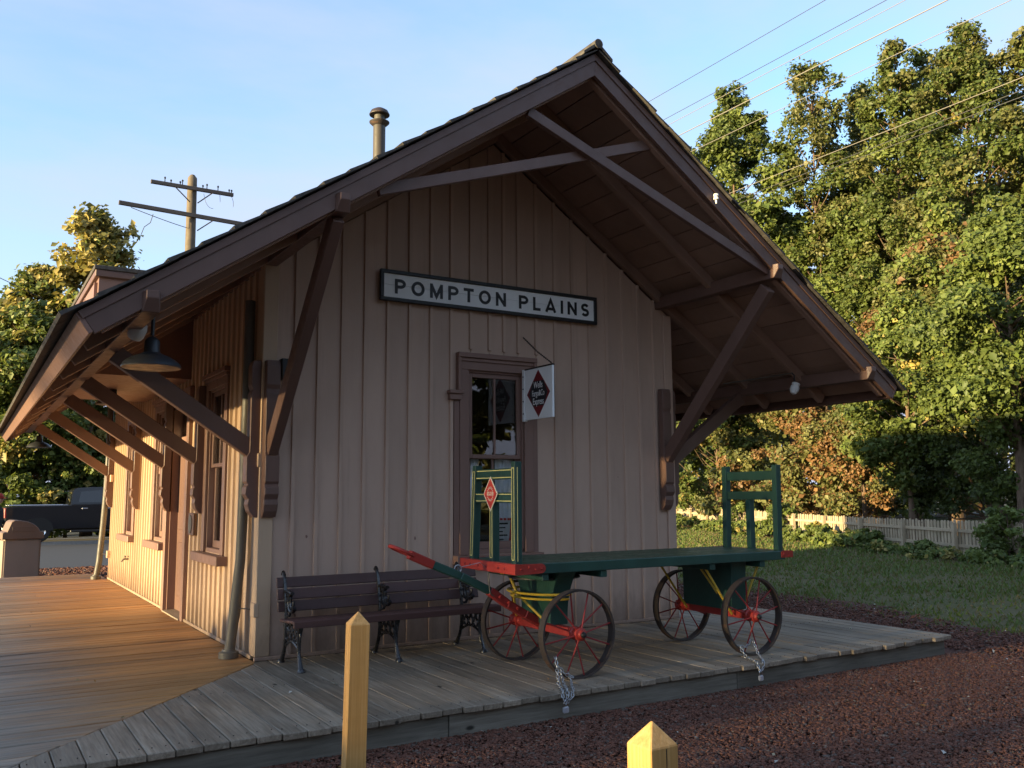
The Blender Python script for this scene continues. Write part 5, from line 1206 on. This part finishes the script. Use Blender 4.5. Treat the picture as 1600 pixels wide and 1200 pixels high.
# left-hand trees across the road
G2 = 'trees across the road at left'
x, y, H, c0, rx = T(142, 38, 318, 600, 68); tree('golden_tree', 'tall tree with golden sunlit leaves at left behind the eave', x, y, H, c0, rx, [(5, YELLOW), (3, OLIVE), (1, LGREEN)], 41, 13000, .23, 'oval', 60, .2, (.5, .95), airy=.14, group=G2)
x, y, H, c0, rx = T(45, 39, 420, 640, 75); tree('golden_tree', 'lower golden green tree at the left edge of the picture', x, y, H, c0, rx, [(2, OLIVE), (4, YELLOW), (3, LGREEN)], 42, 14000, .22, 'oval', 60, .22, (.6, 1.1), group=G2)
x, y, H, c0, rx = T(62, 36, 480, 735, 105); tree('maple_tree', 'dense dark green maple over the pickup truck', x, y, H, c0, rx, [(3, GREEN), (4, LGREEN), (2, YELLOW)], 43, 30000, .19, 'bush', 80, .26, (.6, 1.1), group=G2, lean=(-.8, 0))
x, y, H, c0, rx = T(-60, 37, 500, 760, 90); tree('maple_tree', 'green tree at the far left edge beside the pickup', x, y, H, c0, rx, [(3, GREEN), (4, LGREEN), (2, YELLOW)], 44, 18000, .20, 'bush', 50, .22, (.6, 1.1), group=G2)
x, y, H, c0, rx = T(215, 42, 470, 760, 90); tree('maple_tree', 'green tree glimpsed under the eave between the bracket braces', x, y, H, c0, rx, [(4, GREEN), (3, LGREEN), (1, YELLOW)], 45, 20000, .21, 'bush', 50, .22, (.6, 1.1), group=G2)
for i, (px_, d_2, tp_, lb) in enumerate(((25, 35, 715, 'low leafy shrub behind the pickup bed'), (110, 36, 700, 'yellow green shrub behind the pickup cab'), (170, 37, 690, 'dark shrub behind the end of the station'))):
    x, y, H, c0, rx = T(px_, d_2, tp_, 790, 70); tree('shrub', lb, x, y, H, .2, rx, [(3, GREEN), (3, LGREEN), (2, YELLOW)][:2+(i == 1)], 50+i, 9000, .16, 'bush', 26, .06, (.45, .8), group='shrubs behind the pickup', cat='shrub')
# trees out of the picture: sparse ones added to thin the low sun on the near corner, others behind the camera (seen in the window glass)
for i, (x, y, H, rx, nl) in enumerate(((-78, -4.8, 12.4, 2.4, 4600), (-74, -2.2, 12.0, 2.0, 4600), (-76, .6, 11.6, 1.9, 3000))):
    tree('sun_thinning_tree', ('sparse unseen tree added far left to thin the sun on the wagon', 'sparse unseen tree added far left to thin the sun on the station corner', 'thin unseen tree added far left to thin the sun on the near side window')[i], x, y, H, 5.0, rx, [(3, OLIVE), (2, YELLOW)], 60+i, nl, .17, 'oval', 60, .1, (.8, 1.2), airy=.3, group='unseen trees added to thin the low sun')
for i in range(8):  # unseen hedge row, added to keep grazing sun off front deck and gravel
    tree('sun_blocking_shrub', 'low unseen hedge shrub added left of the camera to block low sun', -8.3+.2*math.sin(i*2), -11.5+i*1.75, 1.2+.04*math.sin(i*3), .05, 1.1, [(3, GREEN), (2, DARK)], 80+i, 5200, .11, 'bush', 30, .03, (.2, .3), group='unseen hedge shrubs added to block low sun', cat='shrub')
PT = [(6, -29, 13, 5), (15, -27, 13, 5), (-4, -31, 13, 5), (23, -21, 13, 5), (31, -13, 12, 5.5), (-13, -31, 12, 5)]
PN_ = ('tree behind the camera, reflected low in the front window', 'tree behind the camera to the right', 'tree straight behind the camera', 'tree right of the camera across the gravel', 'tree far right of the camera', 'tree behind the camera to the left', 'tree far behind the camera to the left', 'tree farthest right of the camera')
for i, (x, y, H, rx) in enumerate(PT):
    tree('park_tree', PN_[i], x, y, H, 1.0, rx, [(3, GREEN), (2, OLIVE)], 70+i, 8500, .52, 'bush', 60, .25, (1.0, 1.7), group='trees behind the camera')

# ------------------------------------------------------------------ weeds in front of the fence
rw_ = random.Random(12)
k_ = 0
for i in range(26):
    s = 4.5+i*(FLn-6)/26+rw_.uniform(-.3, .3); off = rw_.uniform(.35, 1.3)
    q = FA+fd*s+Vector((-fd.y, fd.x, 0))*off
    h = rw_.uniform(.22, .42); wd = rw_.uniform(.5, .85)
    if s > 13: h *= 1.5; wd *= 1.4
    else: h *= .75
    tree('weed_bush', ('sunlit leafy weed clump at the foot of the golden part of the fence' if s > 13 else 'shaded low weed clump at the foot of the dim part of the fence'), q.x, q.y, h, .02, wd, [(4, LGREEN), (4, GREEN), (1, YELLOW)], 100+i, 1500, .085 if s < 13 else .11, 'bush', 14, .012, (.14, .24), group='weeds along the fence', cat='weed', base=-.24)
# a few taller vines on the fence
for i, s in enumerate((20.5, 24.5, 7.5)):
    q = FA+fd*s+Vector((-fd.y, fd.x, 0))*.25; tree('fence_vine', ('tall vine clump hanging on the fence behind the wagon rack', 'vine clump hanging on the fence near the station wall', 'vine clump hanging on the shaded end of the fence')[i], q.x, q.y, 1.25, .1, .75, [(4, LGREEN), (3, GREEN)], 140+i, 2200, .10, 'bush', 16, .012, (.2, .38), group='vines on the fence', cat='vine', base=-.24)

# ------------------------------------------------------------------ grass, fallen leaves
r = np.random.default_rng(5); n = 150000
X = r.uniform(7.4, 27, n); Y = r.uniform(-9, 26, n)
patch = .5+.5*np.sin(X*.8+1.3*np.sin(Y*.5))*np.sin(Y*.7+np.sin(X*.4))
keep = inview(X, Y, -.2, .03) & (X > ledge_np(Y)+r.normal(0, .3, n)) & ((X-FA.x)*fd.y-(Y-FA.y)*fd.x < .6) & (r.uniform(size=n) < .45+.55*patch)
dist = np.hypot(X-CAMX, Y-CAMY); X, Y, dist, patch = X[keep], Y[keep], dist[keep], patch[keep]; n = len(X)
h = r.uniform(.03, .085, n)*(.7+.5*patch)*(1+dist*.012); w = .006+.0009*dist; a = r.uniform(0, 6.283, n); b = r.uniform(0, 6.283, n)
V = np.empty((n, 3, 3)); c0 = np.stack([X, Y, np.full(n, -.24)], 1); dv = np.stack([np.cos(a), np.sin(a), np.zeros(n)], 1)*w[:, None]
V[:, 0] = c0-dv; V[:, 1] = c0+dv; V[:, 2] = c0+np.stack([np.cos(b)*h*.6, np.sin(b)*h*.6, h], 1)
t = r.uniform(size=(n, 1)); C = np.array([.068, .105, .022])*(1-t)+np.array([.135, .175, .040])*t; C = np.where(r.uniform(size=(n, 1)) < .30, np.array([.17, .13, .06]), C)
o = colmesh('lawn_grass', V.reshape(-1, 3), np.arange(3*n).reshape(-1, 3), np.repeat(C, 3, 0), 'grass'); tag(o, 'short patchy grass of the lawn beyond the platform', 'grass', kind='stuff')
n = 620; X = r.uniform(-3, 10, n); Y = r.uniform(-6.5, 1.5, n); onp = (Y > -2.44) & (X < 6.2)
keep = inview(X, Y) & ~((Y > -.05) & (X < 4.9)) & (~onp | (r.uniform(size=n) < .22)); X, Y, onp = X[keep], Y[keep], onp[keep]; n = len(X)
P = np.stack([X, Y, np.where(onp, .008, GZ+.022)], 1); N = r.normal(0, .35, (n, 3))+np.array([0, 0, 1]); N /= np.linalg.norm(N, axis=1)[:, None]
cl = r.integers(0, 30, n); cols = palette(n, r, [(4, ((.30, .24, .12), (.48, .42, .28))), (2, ((.45, .43, .38), (.6, .58, .52))), (2, ORANGE)], cl)
V, F, C = leaves(P, N, .026, cols, r); o = colmesh('fallen_leaves', V, F, C, 'leaf'); tag(o, 'scattered dry fallen leaves on gravel and planks', 'leaf litter', kind='stuff')
